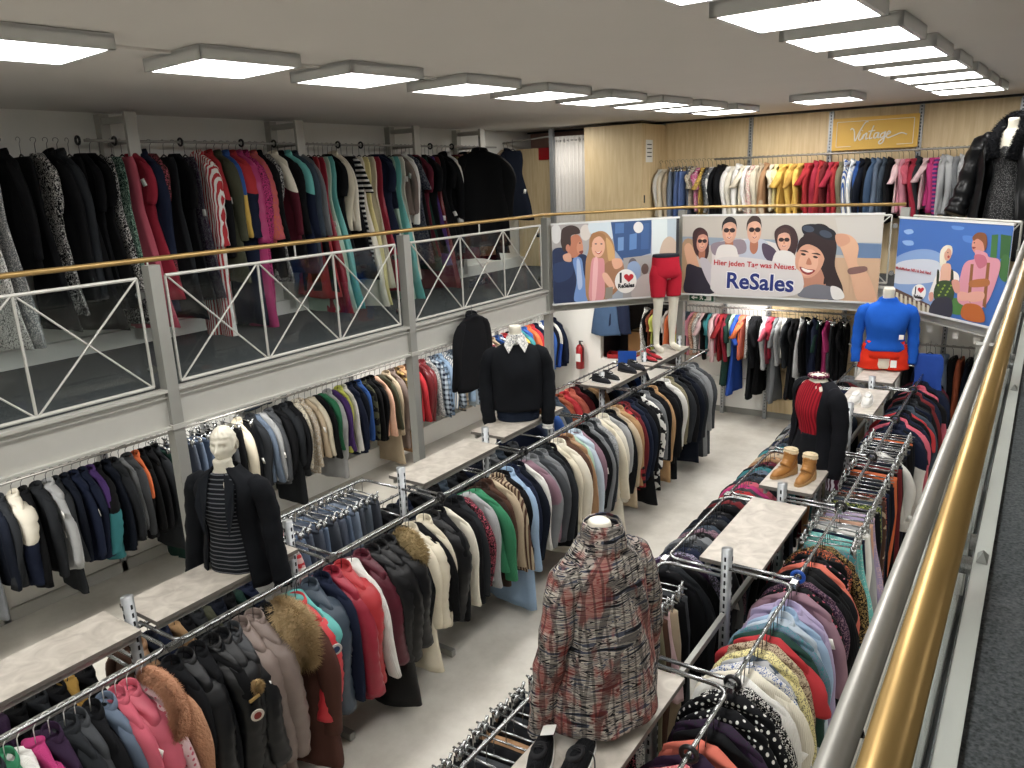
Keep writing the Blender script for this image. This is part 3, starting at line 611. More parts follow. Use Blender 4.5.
# ------------------------------------------------------------------ what hangs where (near end first)
MK_MID = [(1.3, 'aisle rail by the front shelf'), (2.6, 'aisle rail below the mannequin with head'), (3.8, 'aisle rail by the shelf gap'), (5.1, 'aisle rail by the bare shelf'), (6.3, 'aisle rail below the sweater mannequin'), (7.4, 'aisle rail past the brown shoes'), (8.5, 'aisle rail by the dark shoes'), (9.8, 'aisle rail by the red shorts legs')]
ML = 'clothes on the aisle side of the long middle rack'
hang('mid', 'y', -3.87, 1.5, 1.0, 1.9, 'K.red J.charcoal J.green K.white K.magenta J.aubergine H.charcoal J.dark-grey H.black J.grey-blue J.rose P.rose O.pale-pink+rose*dot', MK_MID, ML, 'white')
hang('mid', 'y', -3.87, 1.5, 2.02, 2.5, 'J.black P.black J.black P.jet-black Q.black P.charcoal', MK_MID, ML)
hang('mid', 'y', -3.87, 1.5, 2.48, 2.66, 'Q.taupe Q.taupe', MK_MID, ML)
hang('mid', 'y', -3.87, 1.5, 2.66, 2.74, 'J.black', MK_MID, ML)
hang('mid', 'y', -3.87, 1.5, 2.93, 3.62, 'T.turquoise P.slate J.navy P.crimson P.red K.white P.burgundy', MK_MID, ML)
hang('mid', 'y', -3.87, 1.5, 3.62, 4.75, 'P.black Q.jet-black P.black J.charcoal J.black P.cream K.black J.cream P.black J.black K.ivory J.black B.charcoal', MK_MID, ML)
hang('mid', 'y', -3.87, 1.5, 4.75, 5.9, 'O.black+rose*print K.light-grey K.green B.dark-brown B.brown K.beige S.beige+brown*stripe B.black C.light-blue B.navy B.dark-navy K.white K.mauve B.grey', MK_MID, ML)
hang('mid', 'y', -3.87, 1.5, 5.9, 7.0, 'B.dark-grey B.grey B.charcoal B.black K.cream C.ivory J.brown L.tan K.mint J.pale-blue K.mauve B.black B.grey', MK_MID, ML)
hang('mid', 'y', -3.87, 1.5, 7.0, 8.1, 'B.charcoal J.light-grey+grey*print K.cream C.ivory K.light-grey B.black C.beige J.camel S.red+black*plaid B.dark-red B.navy B.dark-navy', MK_MID, ML)
hang('mid', 'y', -3.87, 1.5, 8.1, 10.1, 'C.black C.white+black*camo B.grey J.black C.camel B.black C.black J.white B.khaki B.charcoal B.black C.dark-navy C.charcoal C.dark-grey+light-grey*heather C.grey+light-grey*heather C.dark-grey', MK_MID, ML)
MK_ML = [(1.5, 'far rail of middle rack, front shelf'), (2.6, 'far rail behind the mannequin with head'), (3.9, 'far rail in the shelf gap'), (5.1, 'far rail by the bare shelf'), (6.3, 'far rail behind the sweater mannequin'), (7.6, 'far rail past the brown shoes'), (9.0, 'far rail by the dark shoes')]
LL = 'clothes on the balcony side of the long middle rack'
hang('midL', 'y', -4.73, 1.2, 1.0, 2.0, 'B.charcoal K.royal-blue B.black B.dark-navy K.aubergine B.jet-black B.charcoal B.black K.mustard B.black', MK_ML, LL, tagp=0)
hang('midL', 'y', -4.73, 1.2, 2.18, 3.2, 'B.brown L.tan B.dark-navy B.navy K.camel B.black B.charcoal K.olive B.dark-navy B.black K.dark-green B.navy', MK_ML, LL, tagp=0)
hang('midL', 'y', -4.73, 1.5, 3.32, 4.48, 'K.white S.red+white*plaid S.white+red*plaid N.denim-blue N.dark-denim N.dark-denim N.denim-blue N.dark-navy N.dark-denim N.denim-blue N.grey-blue N.dark-navy N.slate N.dark-navy', MK_ML, LL, 'clip', tagp=0)
hang('midL', 'y', -4.73, 1.2, 4.6, 6.85, 'B.black B.charcoal B.navy B.black B.dark-grey B.black B.slate B.charcoal B.black B.navy B.dark-navy B.charcoal B.grey B.slate B.black B.dark-grey', MK_ML, LL, tagp=0)
hang('midL', 'y', -4.73, 1.5, 6.95, 10.0, 'J.navy J.slate J.grey-blue J.blue J.grey J.slate J.rust J.red J.coral B.dark-red B.black K.camel K.tan B.black J.navy J.denim-blue J.grey-blue B.charcoal J.navy J.blue B.black K.white J.slate', MK_ML, LL, tagp=0)

MK_W = [(2.8, 'wall rail below the first glass bay'), (3.9, 'wall rail by the first balcony post'), (5.3, 'wall rail behind the mannequin with head'), (6.5, 'wall rail behind the shelf gap'), (7.7, 'wall rail by the second balcony post'), (9.0, 'wall rail behind the hanging jacket'), (10.6, 'wall rail behind the sweater mannequin'), (12, 'wall rail near the fire extinguisher')]
WL = 'clothes on the wall rail under the balcony'
def wr(a, b, s, hk=None): hang('wall', 'y', -7.5, 1.53, a, b, s, MK_W, WL, hk)
wr(2.1, 3.05, 'J.olive J.khaki J.grey-blue N.grey J.dark-navy J.charcoal P.navy+ivory*block J.black J.charcoal')
wr(3.05, 3.85, 'J.light-grey C.charcoal J.dark-navy J.navy J.navy J.purple P.teal+black*block J.dark-navy J.charcoal K.grey')
wr(3.85, 4.35, 'J.dark-grey J.black+orange*block J.jet-black J.black C.charcoal R.dark-green R.dark-denim')
wr(4.35, 4.9, 'N.dark-denim N.dark-denim N.denim-blue N.denim-blue R.black', 'clip')
wr(4.9, 5.25, 'R.jet-black R.dark-grey R.black C.cream')
wr(5.25, 6.1, 'R.black J.charcoal K.grey-blue K.light-grey J.dark-grey B.black C.charcoal B.black S.cream+grey*print')
wr(6.1, 6.75, 'S.beige+white*print K.beige K.cream K.black K.green C.light-grey K.purple')
wr(6.75, 7.35, 'S.lime S.white J.navy J.dark-navy J.blue J.olive+black*camo J.black')
wr(7.35, 7.95, 'J.black K.peach K.olive C.beige C.taupe S.gold+brown*plaid')
wr(7.95, 8.65, 'C.tan C.brown K.bright-red L.dark-red L.dark-red S.grey+white*print')
wr(8.65, 10.2, 'S.pale-blue+navy*plaid S.light-blue+slate*plaid S.light-blue S.grey-blue+white*stripe S.pale-blue+slate*plaid S.grey-blue S.beige+grey*plaid S.light-blue S.pale-blue S.light-blue+navy*plaid S.pale-blue+grey*stripe S.slate S.grey+black*plaid S.grey+white*plaid S.red+slate*plaid S.ivory+rose*plaid')
wr(10.2, 12.3, 'S.beige S.blue S.white+blue*plaid S.red J.black J.navy T.yellow T.teal J.blue J.orange J.red J.navy J.white J.blue J.dark-navy J.royal-blue+white*block J.navy')

MK_U = [(3.3, 'upper balcony rail at its near end'), (4.5, 'upper balcony rail by the first wall column'), (5.6, 'upper balcony rail by the pink overalls'), (6.5, 'upper balcony rail by the second wall column'), (7.5, 'upper balcony rail by the cream gowns'), (8.6, 'upper balcony rail by the third wall column'), (10, 'upper balcony rail by the large black coat')]
UL = 'clothes on the upper balcony wall rail'
def ur(a, b, s): hang('up', 'y', -7.5, 4.5, a, b, s, MK_U, UL)
ur(2.6, 3.5, 'K.white J.grey E.white+black*print E.grey+white*print J.black E.black')
ur(3.5, 4.6, 'D.black+white*print C.black C.charcoal E.black D.black D.jet-black E.black+white*print E.dark-green+mint*print E.rose D.crimson C.navy')
ur(4.6, 5.35, 'D.dark-brown+rose*print E.charcoal D.black E.aubergine+grey*print W.red+white*stripe J.black+red*block')
ur(5.35, 5.9, 'C.olive H.yellow+blue*block W.navy+red*block W.magenta W.magenta+black*print P.rose+orange*print')
ur(5.9, 6.6, 'C.black D.charcoal+white*print J.burgundy+ivory*block C.black C.navy+turquoise*block C.slate K.grey')
ur(6.6, 7.2, 'E.black G.red G.crimson G.mint G.turquoise D.black J.cream K.ivory')
ur(7.2, 8.0, 'E.black D.black+white*hstripe G.ivory G.pale-yellow G.cream G.crimson D.navy A.navy')
ur(8.0, 9.0, 'G.mint G.turquoise G.ivory K.taupe S.white D.navy+grey*print E.black D.burgundy E.dark-green D.black E.purple G.dark-red')
ur(9.0, 10.4, 'E.black D.black C.black S.white E.black+gold*print D.burgundy D.peach+brown*print C.black C.beige+brown*print D.tan D.cream+brown*print E.black D.charcoal E.black')
hang('upx', 'x', 11.5, 4.6, -7.98, -7.8, 'A.beige C.dark-navy', [(-7.6, 'short cross rail at the balcony corner')], 'dark dresses on the short cross rail')
t = garment('E.dark-navy', -7.66, 11.36, 4.62, .35, True, sc=1.05); GAR.append(dict(o=t, tk='E.dark-navy', u=-7.66, rail='upx', marks=[(-7, 'facing out beside the wood panel')], grp='dark dresses on the short cross rail'))
c = thing('cross_rail', 'short steel rail on a dark post at the far balcony corner', 'rail', (0, 0, 0))
MB().tube([(-7.98, 11.55, 4.6), (-6.98, 11.55, 4.66)], .014, 8).obj('rail', 'steel', c); MB().box(-7.02, -6.95, 11.5, 11.57, 2.45, 4.78).obj('post', 'galv', c)

MK_B = [(-5.0, 'upper back rail next to the fitting room'), (-4, 'upper back rail by the first wall strip'), (-3.2, 'upper back rail left of the gold sign'), (-2.2, 'upper back rail under the gold sign'), (-1.3, 'upper back rail right of the gold sign'), (-.6, 'upper back rail by the leather coat')]
hang('bk', 'x', 12.1, 4.17, -5.3, -.7, 'K.white K.cream K.beige N.grey-blue N.denim-blue N.blue N.blue N.dark-denim T.cream+brown*print T.magenta+white*print T.yellow+navy*print O.black+grey*print O.grey+white*camo K.black B.black B.jet-black K.white K.ivory S.white T.cream O.white K.ivory+rose*print K.cream S.beige J.tan T.cream T.pale-yellow T.yellow T.yellow K.yellow T.mustard K.yellow T.red K.red J.crimson J.red K.dark-red T.crimson K.red K.khaki S.white+blue*stripe S.pale-blue+white*stripe K.blue B.dark-navy J.black J.denim-blue J.grey-blue J.slate B.black T.pale-pink K.pink T.rose K.crimson B.charcoal T.pale-pink K.magenta K.purple+magenta*hstripe H.light-grey H.light-grey K.grey H.light-grey K.grey J.dark-grey K.white K.light-grey', MK_B, 'colour-sorted clothes on the upper back wall rail', tagp=.05)
MK_L = [(-5.2, 'lower back rail beside the niche'), (-4.3, 'lower back rail left of the perforated upright'), (-3.5, 'lower back rail by the wooden slats'), (-2.5, 'lower back rail near the hat shelf')]
hang('lb', 'x', 12.15, 1.86, -5.55, -2.28, 'S.white+black*print K.black T.rust+brown*print T.lime B.royal-blue B.black T.white J.orange T.yellow T.lime T.orange T.grey-blue A.slate T.pink O.peach+brown*print O.white+black*print T.pale-pink K.black T.teal K.pale-pink A.rose T.red K.crimson D.dark-green A.mint D.royal-blue T.orange A.coral A.white+black*print D.black K.black E.jet-black K.light-grey T.rose T.crimson D.grey K.light-grey A.white K.charcoal D.black D.jet-black C.light-grey C.black R.dark-navy C.navy D.dark-green R.black D.magenta R.dark-grey R.black D.black R.jet-black', MK_L, 'clothes on the lower back wall rail', tagp=.05)
hang('rw', 'x', 11.55, 1.62, -1.5, .9, 'R.white R.black R.navy R.charcoal R.dark-navy K.grey-blue R.black R.rust R.dark-navy J.dark-denim R.blue R.dark-grey R.jet-black R.dark-navy R.black J.dark-navy R.charcoal R.navy R.black R.dark-navy R.black R.navy R.charcoal R.black', [(-1.2, 'trouser rail by the blue-topped mannequin'), (-.4, 'trouser rail under the sky banner'), (.5, 'trouser rail behind the gold handrail')], 'dark trousers under the blue sky banner', 'black', tagp=.05)

MK_R = [(2.2, 'handrail-side rail beside the tweed coat'), (3.7, 'handrail-side rail past the tweed coat'), (5, 'handrail-side rail by the bare shelf'), (6.3, 'handrail-side rail by the tan boots'), (7.5, 'handrail-side rail past the black mannequin'), (8.7, 'handrail-side rail by the white sneakers'), (9.9, 'handrail-side rail by the blue-topped mannequin')]
GR = 'clothes on the handrail side of the hanger-crowded rack'
def rr_(a, b, s, hk=None): hang('rr', 'y', -1.03, 1.56, a, b, s, MK_R, GR, hk, tagp=.1)
rr_(1.5, 2.6, 'O.black+white*print O.navy K.white O.slate+white*stripe T.pale-blue A.black O.white J.black K.cream S.white O.pale-pink K.beige O.red A.black', 'double')
rr_(2.6, 3.25, 'O.coral O.rose+peach*print T.aubergine O.coral A.black O.aubergine+charcoal*print O.black+white*dot')
rr_(3.3, 4.4, 'O.black+white*dot O.black+white*print K.white K.ivory O.white+blue*print O.light-grey+slate*camo O.pale-yellow+khaki*print O.beige+brown*print T.red O.dark-green O.grey-blue+teal*print S.pale-blue S.light-blue S.lavender O.lavender')
rr_(4.45, 5.4, 'O.mauve O.black+rose*dot O.aubergine+mauve*print K.black K.jet-black D.black O.coral A.black+pink*dot E.black A.charcoal+orange*print O.black+gold*print V.teal+coral*sequin V.turquoise+coral*sequin')
rr_(5.45, 6.8, 'V.turquoise+white*sequin R.navy R.white V.light-grey R.peach V.lavender V.lavender+pale-pink*print R.black R.dark-green+lime*print R.slate R.brown+beige*camo R.black+coral*print R.navy R.black R.dark-navy R.charcoal', 'clip')
rr_(6.9, 8.0, 'R.orange R.black R.dark-red R.dark-navy R.navy K.white R.black R.dark-navy R.jet-black V.white+black*print R.navy R.black R.orange R.dark-navy', 'clip')
rr_(8.05, 9.2, 'J.white+navy*block T.black J.navy J.rose J.coral+black*block J.navy J.black T.red J.slate J.black A.navy J.charcoal')
rr_(9.3, 10.4, 'J.black J.dark-red J.navy T.black J.rose J.black J.navy J.charcoal J.burgundy J.black')
MK_RL = [(2.5, 'aisle rail below the tweed coat'), (3.8, 'aisle rail past the tweed coat'), (5, 'aisle rail by the lone bare shelf'), (6.3, 'aisle rail beside the tan boots'), (7.6, 'aisle rail behind the black mannequin'), (9, 'aisle rail by the white sneakers')]
GL = 'clothes on the aisle side of the hanger-crowded rack'
def rl_(a, b, s, hk=None): hang('rl', 'y', -1.87, 1.5, a, b, s, MK_RL, GL, hk, tagp=.05)
rl_(1.6, 3.2, 'R.black R.jet-black R.charcoal R.black N.dark-denim R.black V.black R.khaki R.beige R.black R.dark-grey R.black R.tan R.black V.charcoal R.black R.dark-navy V.navy R.black R.jet-black', 'clip')
rl_(3.35, 4.35, 'V.black+rose*print V.white+slate*print V.dark-denim R.black R.charcoal R.olive R.khaki R.brown V.pale-pink R.beige R.black R.dark-grey', 'clip')
rl_(4.45, 5.6, 'O.black K.charcoal K.black O.aubergine O.dark-grey+lavender*print K.navy O.black+slate*print K.dark-grey O.grey K.black O.mauve+charcoal*print K.slate K.black O.charcoal K.dark-navy O.black')
rl_(5.7, 6.85, 'K.black K.dark-red K.charcoal O.white+black*print T.grey+red*block K.dark-grey K.magenta K.rose O.charcoal K.slate K.black K.grey-blue K.teal K.black K.burgundy')
rl_(6.9, 8.1, 'K.tan K.beige O.brown+tan*print K.teal O.slate T.black K.navy O.khaki K.light-grey K.charcoal J.black')
rl_(8.15, 10.3, 'K.grey T.black J.navy K.white J.charcoal T.slate J.black K.beige T.navy J.black K.dark-red J.grey')
# the extra display pieces that hang face-out are built in the next section
# ------------------------------------------------------------------ showcase pieces
def cr(pts, n=6):
    """Catmull-Rom through rows of numbers"""
    P = [np.array(p, float) for p in pts]; P = [2 * P[0] - P[1]] + P + [2 * P[-1] - P[-2]]; out = []
    for i in range(1, len(P) - 2):
        for k in range(n):
            t = k / n; out.append(.5 * ((2 * P[i]) + (-P[i - 1] + P[i + 1]) * t + (2 * P[i - 1] - 5 * P[i] + 4 * P[i + 1] - P[i + 2]) * t * t + (-P[i - 1] + 3 * P[i] - 3 * P[i + 1] + P[i + 2]) * t ** 3))
    out.append(P[-2]); return out
def loft(name, rings, mat, parent, amp=0, seed=1, n=40, gap=None, th=.012, col=None, col2='#ffffff', sub=5, folds=7, smooth=True):
    """rings: (cx, cy, z, rx, ry); gap=(half opening angle in rad at bottom, at top) opens the front (-Y)"""
    rr = np.random.RandomState(seed); ph = rr.rand(5) * 6.28; R_ = cr(rings, sub); m = len(R_); rg = []
    for i, (cx, cy, z, rx, ry) in enumerate(R_):
        t = i / (m - 1); rx = max(rx, .002); ry = max(ry, .002)
        def pt(a, off=0):
            w = amp * (np.sin(folds * a + ph[0] + 6 * z) * .5 + np.sin(3 * a + ph[1] - 14 * z) * .35 + np.sin(11 * a + ph[2] + 25 * z) * .3)
            return np.stack([cx + (rx + w - off) * sgnp(np.cos(a), .9), cy + (ry + w - off) * sgnp(np.sin(a), .9), z + 0 * a + amp * .6 * np.sin(5 * a + ph[3]) * (1 if i in (0, m - 1) else 0)], 1)
        if gap is None: rg.append(pt(np.arange(n) * 2 * PI / n))
        else:
            g = gap[0] + (gap[1] - gap[0]) * t; a = np.linspace(-PI / 2 + g, 3 * PI / 2 - g, n); rg.append(np.concatenate([pt(a), pt(a, th)[::-1]]))
    b = MB(); b.rings(rg); o = b.obj(name, mat, parent, smooth)
    if col: color(o, col, col2)
    return o
def limb(name, pts, mat, parent, n=14, col=None, col2='#ffffff', amp=.004, seed=2):
    """pts: (x, y, z, rx, ry)"""
    P = cr(pts, 6); b = MB(); rr = random.Random(seed); ph = rr.random() * 6
    b.tube([p[:3] for p in P], [(p[3] + amp * math.sin(i * 1.3 + ph), p[4] + amp * math.sin(i * 1.7 + ph)) for i, p in enumerate(P)], n)
    o = b.obj(name, mat, parent, True)
    if col: color(o, col, col2)
    return o
def fur(name, pts, mat, parent, col, count=900, ln=.03, col2=None, seed=3):
    P = cr(pts, 6); b = MB(); b.tube([p[:3] for p in P], [(p[3] * .85, p[4] * .85) for p in P], 12); rr = random.Random(seed)
    for _ in range(count):
        i = rr.randrange(len(P) - 1); p, q = P[i], P[i + 1]; d = Vector(q[:3]) - Vector(p[:3]); d.normalize(); x = d.cross(Vector((.3, .2, 1))).normalized(); y = d.cross(x)
        a = rr.random() * 2 * PI; nrm = x * math.cos(a) + y * math.sin(a); base = Vector(p[:3]) + (Vector(q[:3]) - Vector(p[:3])) * rr.random() + nrm * p[3] * .8
        tip = base + nrm * ln + Vector((0, 0, -ln * .5)) + Vector([rr.uniform(-.4, .4) * ln for _ in range(3)]); s = d * min(ln * .16, .0035); b.add([base - s, base + s, tip], [(0, 1, 2)])
    o = b.obj(name, mat, parent, True); color(o, col, col2 or col); o['label'] = 'fluffy ' + name.replace('_', ' ') + ' of thick fur'; return o
def mtorso(t, h=.84, legs=0, neckcol='mannequin_skin', stand=0):
    rg = [(0, 0, .0, .16, .105), (0, 0, .1, .17, .11), (0, 0, .28, .14, .095), (0, -.01, .45, .165, .115), (0, 0, .58, .19, .11), (0, 0, .655, .17, .085), (0, 0, .69, .09, .065), (0, -.005, .73, .058, .06), (0, -.01, h, .056, .058), (0, -.01, h + .01, .03, .03)]
    return loft('body', rg, 'mannequin_skin', t, sub=5, n=28)
def head(t, z):
    b = MB(); n, m = 56, 44; rg = []
    for j in range(m + 1):
        ph = PI * j / m; rng = []
        for i in range(n):
            a = 2 * PI * i / n; d = Vector((math.sin(ph) * math.cos(a), math.sin(ph) * math.sin(a), -math.cos(ph))); x, y, zz = d.x * .076, d.y * .097, d.z * .125
            if zz < -.03: k = (-zz - .03) / .095; x *= 1 - .3 * k; y = y * (1 - .25 * k) - .012 * k
            if y < 0:
                g = lambda cx, cz, sx, sz: math.exp(-((x - cx) / sx) ** 2 - ((zz - cz) / sz) ** 2)
                y -= .032 * g(0, -.03, .015, .018) + .022 * g(0, -.004, .011, .028) + .012 * g(0, -.062, .024, .007) + .01 * g(0, -.076, .02, .007) + .02 * g(0, -.105, .024, .016) + .01 * g(.032, .034, .026, .01) + .01 * g(-.032, .034, .026, .01)
                y += .02 * g(.031, .01, .015, .011) + .02 * g(-.031, .01, .015, .011) + .004 * g(0, -.071, .02, .003)
                x += (.004 if x > 0 else -.004) * g(.055 if x > 0 else -.055, -.02, .02, .02)
            hl = zz > .058 or (y > -.03 and zz > -.01) or (y > .02 and zz > -.07)
            if hl: s = 1 + .1 + .03 * math.sin(14 * a + 90 * zz) + .025 * math.sin(200 * zz + 5 * a); x *= s; y *= s; zz *= 1.05 if zz > 0 else 1
            rng.append((x, y - .01, z + zz))
        rg.append(rng)
    b.rings(rg)
    for s in (-1, 1): b.rings([[(s * (.078 + .012 * math.sin(PI * k / 5)), .005 + .02 * math.cos(q) * math.sin(PI * (k + .6) / 6.2), z + .0 + .032 * math.sin(q) * math.sin(PI * (k + .6) / 6.2)) for q in [2 * PI * e / 10 for e in range(10)]] for k in range(6)])
    return b.obj('head', 'mannequin_skin', t, True)
GM = 'display mannequins on the rack shelves'
# man with a head: open black blazer over a banded top
t = thing('mannequin', 'cream male mannequin bust with sculpted head, open black blazer and dark banded top', 'mannequin', (-4.27, 2.83, 1.55), math.radians(20), GM); t.scale = (1.0, 1.0, .98)
mtorso(t, .78); hd = head(t, .868); hd.scale = (1.0, 1.0, 1.0); hd.rotation_euler = (math.radians(-3), 0, math.radians(10))
loft('banded_top', [(0, 0, -.02, .185, .125), (0, 0, .1, .185, .125), (0, 0, .28, .158, .11), (0, -.01, .45, .18, .128), (0, 0, .57, .198, .118), (0, 0, .65, .17, .09), (0, -.004, .685, .105, .078), (0, -.006, .70, .085, .072)], 'fineband', t, .004, 3, col='#17191e', col2='#6a6d72')
color(loft('blazer', [(0, .01, -.1, .25, .165), (0, .01, .1, .225, .15), (0, .01, .28, .195, .135), (0, 0, .45, .21, .15), (0, .005, .57, .235, .14), (0, .01, .645, .2, .11), (0, .015, .7, .12, .09), (0, .02, .73, .09, .08)], 'plain', t, .007, 5, gap=(.75, .5)), '#131519')
for s in (-1, 1):
    limb('sleeve', [(s * .17, .01, .64, .05, .05), (s * .235, .01, .58, .075, .075), (s * .275, .02, .42, .068, .07), (s * .3, .0, .2, .06, .065), (s * .33, -.01, -.02, .06, .065), (s * .34, -.02, -.1, .058, .06)], 'plain', t, col='#131519', amp=.005)
    b = MB(); b.add([(s * .055, -.085, .71), (s * .13, -.1, .64), (s * .145, -.15, .5), (s * .09, -.165, .3), (s * .075, -.15, .45)], [(0, 1, 2, 3, 4)]); b.add([(s * .055, -.09, .715), (s * .13, -.108, .645), (s * .145, -.158, .5), (s * .09, -.172, .3), (s * .075, -.158, .45)], [(0, 1, 2, 3, 4)])
    color(b.obj('lapel', 'plain', t), '#1b1e23')
# black sweater with floral collar
t = thing('mannequin', 'headless mannequin in loose black sweater with a white floral shirt collar and dark trousers', 'mannequin', (-4.32, 6.33, 1.6), math.radians(38), GM); t.scale = (1.12, 1.12, 1.12)
mtorso(t, .86)
for s in (-1, 1): limb('trouser_leg', [(s * .09, 0, 0.2, .1, .1), (s * .1, 0, .05, .095, .1), (s * .1, -.01, -.0, .09, .09)], 'plain', t, col='#1c2433')
color(loft('trousers', [(0, 0, -.005, .185, .125), (0, 0, .1, .188, .13), (0, 0, .24, .17, .12)], 'plain', t, .003, 2), '#1c2433')
color(loft('sweater', [(0, 0, .1, .19, .14), (0, 0, .12, .24, .175), (0, 0, .25, .235, .165), (0, -.01, .45, .235, .165), (0, 0, .58, .235, .145), (0, 0, .665, .195, .105), (0, 0, .71, .11, .085), (0, 0, .73, .075, .075)], 'knit', t, .008, 8), '#14161a')
for s in (-1, 1):
    limb('sleeve', [(s * .16, .01, .65, .05, .05), (s * .23, .01, .58, .08, .08), (s * .275, .02, .4, .07, .075), (s * .28, -.02, .18, .07, .07), (s * .27, -.05, .0, .06, .06), (s * .265, -.06, -.06, .04, .045)], 'knit', t, col='#14161a')
    limb('shirt_cuff', [(s * .265, -.06, -.05, .043, .046), (s * .262, -.062, -.09, .045, .048)], 'plain', t, col='#d8d8d4')
    b = MB(); b.add([(s * .012, -.085, .765), (s * .075, -.03, .79), (s * .105, -.075, .71), (s * .07, -.125, .645), (s * .012, -.1, .74)], [(0, 1, 2, 3, 4)]); b.add([(s * .012, -.092, .765), (s * .078, -.037, .793), (s * .108, -.083, .712), (s * .072, -.133, .645), (s * .012, -.108, .74)], [(0, 1, 2, 3, 4)])
    color(b.obj('collar_wing', 'print', t), '#dedcd6', '#6a6e74')
loft('shirt_collar', [(0, -.005, .71, .08, .078), (0, -.01, .8, .068, .066)], 'print', t, 0, 2, col='#dedcd6', col2='#6a6e74')
# tweed coat
t = thing('mannequin', 'headless mannequin in a long multicoloured tweed coat with high collar, back turned', 'mannequin', (-1.47, 2.76, 1.55), math.radians(-112), GM)
mtorso(t, .8).scale = (.86, .9, 1.23)
tc1 = loft('coat_body', [(0, -.02, .06, .28, .235), (0, -.03, .09, .29, .245), (0, -.03, .35, .265, .22), (0, -.02, .55, .235, .185), (0, -.01, .7, .215, .155), (0, 0, .8, .195, .125), (0, .0, .88, .13, .1), (0, 0, .93, .09, .085)], 'tweed', t, .011, 4, gap=(.55, .1), n=60)
loft('coat_collar', [(0, .01, .88, .11, .1), (0, .015, .94, .1, .09), (0, .01, .99, .086, .08), (0, .01, .995, .078, .072), (0, .01, .92, .076, .068)], 'tweed', t, .004, 4, n=36)
for s in (-1, 1):
    limb('coat_sleeve', [(s * .14, .0, .82, .06, .06), (s * .2, .0, .76, .08, .08), (s * .26, .01, .55, .07, .08), (s * .3, -.02, .3, .06, .072), (s * .31, -.05, .08, .056, .065), (s * .31, -.06, .03, .056, .065)], 'tweed', t, n=20, amp=.006)
# black open jacket over red pleated top
t = thing('mannequin', 'headless mannequin in black jacket open over a pleated red top, black skirt', 'mannequin', (-1.42, 6.5, 1.6), math.radians(-42), GM); t.scale = (1.0, 1.0, 1.0)
mtorso(t, .74)
loft('red_top', [(0, 0, .1, .17, .12), (0, 0, .28, .155, .115), (0, -.015, .45, .18, .14), (0, 0, .58, .19, .125), (0, 0, .655, .16, .09), (0, 0, .69, .09, .07)], 'stripe', t, .005, 4, col='#a11f2c', col2='#74131f', folds=22)
loft('skirt', [(0, 0, -.04, .25, .19), (0, 0, 0, .245, .18), (0, 0, .2, .18, .13), (0, 0, .26, .165, .12)], 'plain', t, .01, 6, col='#17181c', folds=12)
color(loft('jacket', [(0, .01, -.05, .27, .2), (0, .01, .15, .225, .16), (0, .01, .3, .2, .145), (0, 0, .45, .215, .16), (0, .0, .58, .23, .145), (0, .01, .655, .195, .11), (0, .01, .7, .11, .085)], 'plain', t, .007, 9, gap=(.75, .85)), '#16171c')
for s in (-1, 1): limb('sleeve', [(s * .17, .01, .64, .05, .05), (s * .235, .01, .58, .075, .075), (s * .27, .03, .4, .066, .07), (s * .28, .02, .2, .06, .065), (s * .28, .0, .02, .055, .06), (s * .28, -.01, -.06, .055, .058)], 'plain', t, col='#16171c')
for s, c in ((1, '#5c1830'), (.93, '#c9c2b6')): limb('striped_cuff', [(.28, -.01, -.05, .05 * s, .054 * s), (.28, -.012, -.16 * s, .05 * s, .054 * s)], 'stripe', t, col='#4a1f33', col2='#c9c2cc')
b = MB(); b.tube([(.07 * math.cos(a), .07 * math.sin(a) - .005, .735) for a in np.linspace(0, 2 * PI, 25)], .016, 8); color(b.obj('beaded_collar', 'dot', t, True), '#5a2038', '#d8cfc0')
# blue top and red shorts
t = thing('mannequin', 'headless mannequin in bright blue long-sleeved top and red-orange shorts', 'mannequin', (-1.46, 10.0, 1.63), math.radians(12), GM); t.scale = (1.12, 1.12, 1.1)
mtorso(t, .86)
for s in (-1, 1): limb('shorts_leg', [(s * .1, 0, .26, .1, .11), (s * .115, 0, .1, .118, .13), (s * .12, 0, -.01, .122, .135)], 'plain', t, col='#d8341f', n=20)
color(loft('shorts_waist', [(0, 0, .12, .22, .14), (0, 0, .3, .19, .13)], 'plain', t, .003, 2), '#d8341f')
color(loft('blue_top', [(0, 0, .2, .205, .145), (0, 0, .23, .21, .15), (0, 0, .33, .185, .135), (0, -.015, .47, .205, .155), (0, 0, .6, .225, .14), (0, 0, .675, .19, .105), (0, 0, .72, .11, .085), (0, 0, .765, .085, .08)], 'plain', t, .006, 12), '#1f58b8')
for s in (-1, 1): limb('sleeve', [(s * .16, .01, .66, .05, .05), (s * .23, .01, .6, .07, .07), (s * .265, .02, .42, .056, .06), (s * .275, .0, .22, .05, .055), (s * .27, -.03, .05, .045, .05)], 'plain', t, col='#1f58b8')
MB().box(.12, .165, -.155, -.15, .34, .39).obj('price_tag', 'paper', t); MB().box(.06, .12, -.16, -.155, .03, .11).obj('price_tag', 'paper', t)
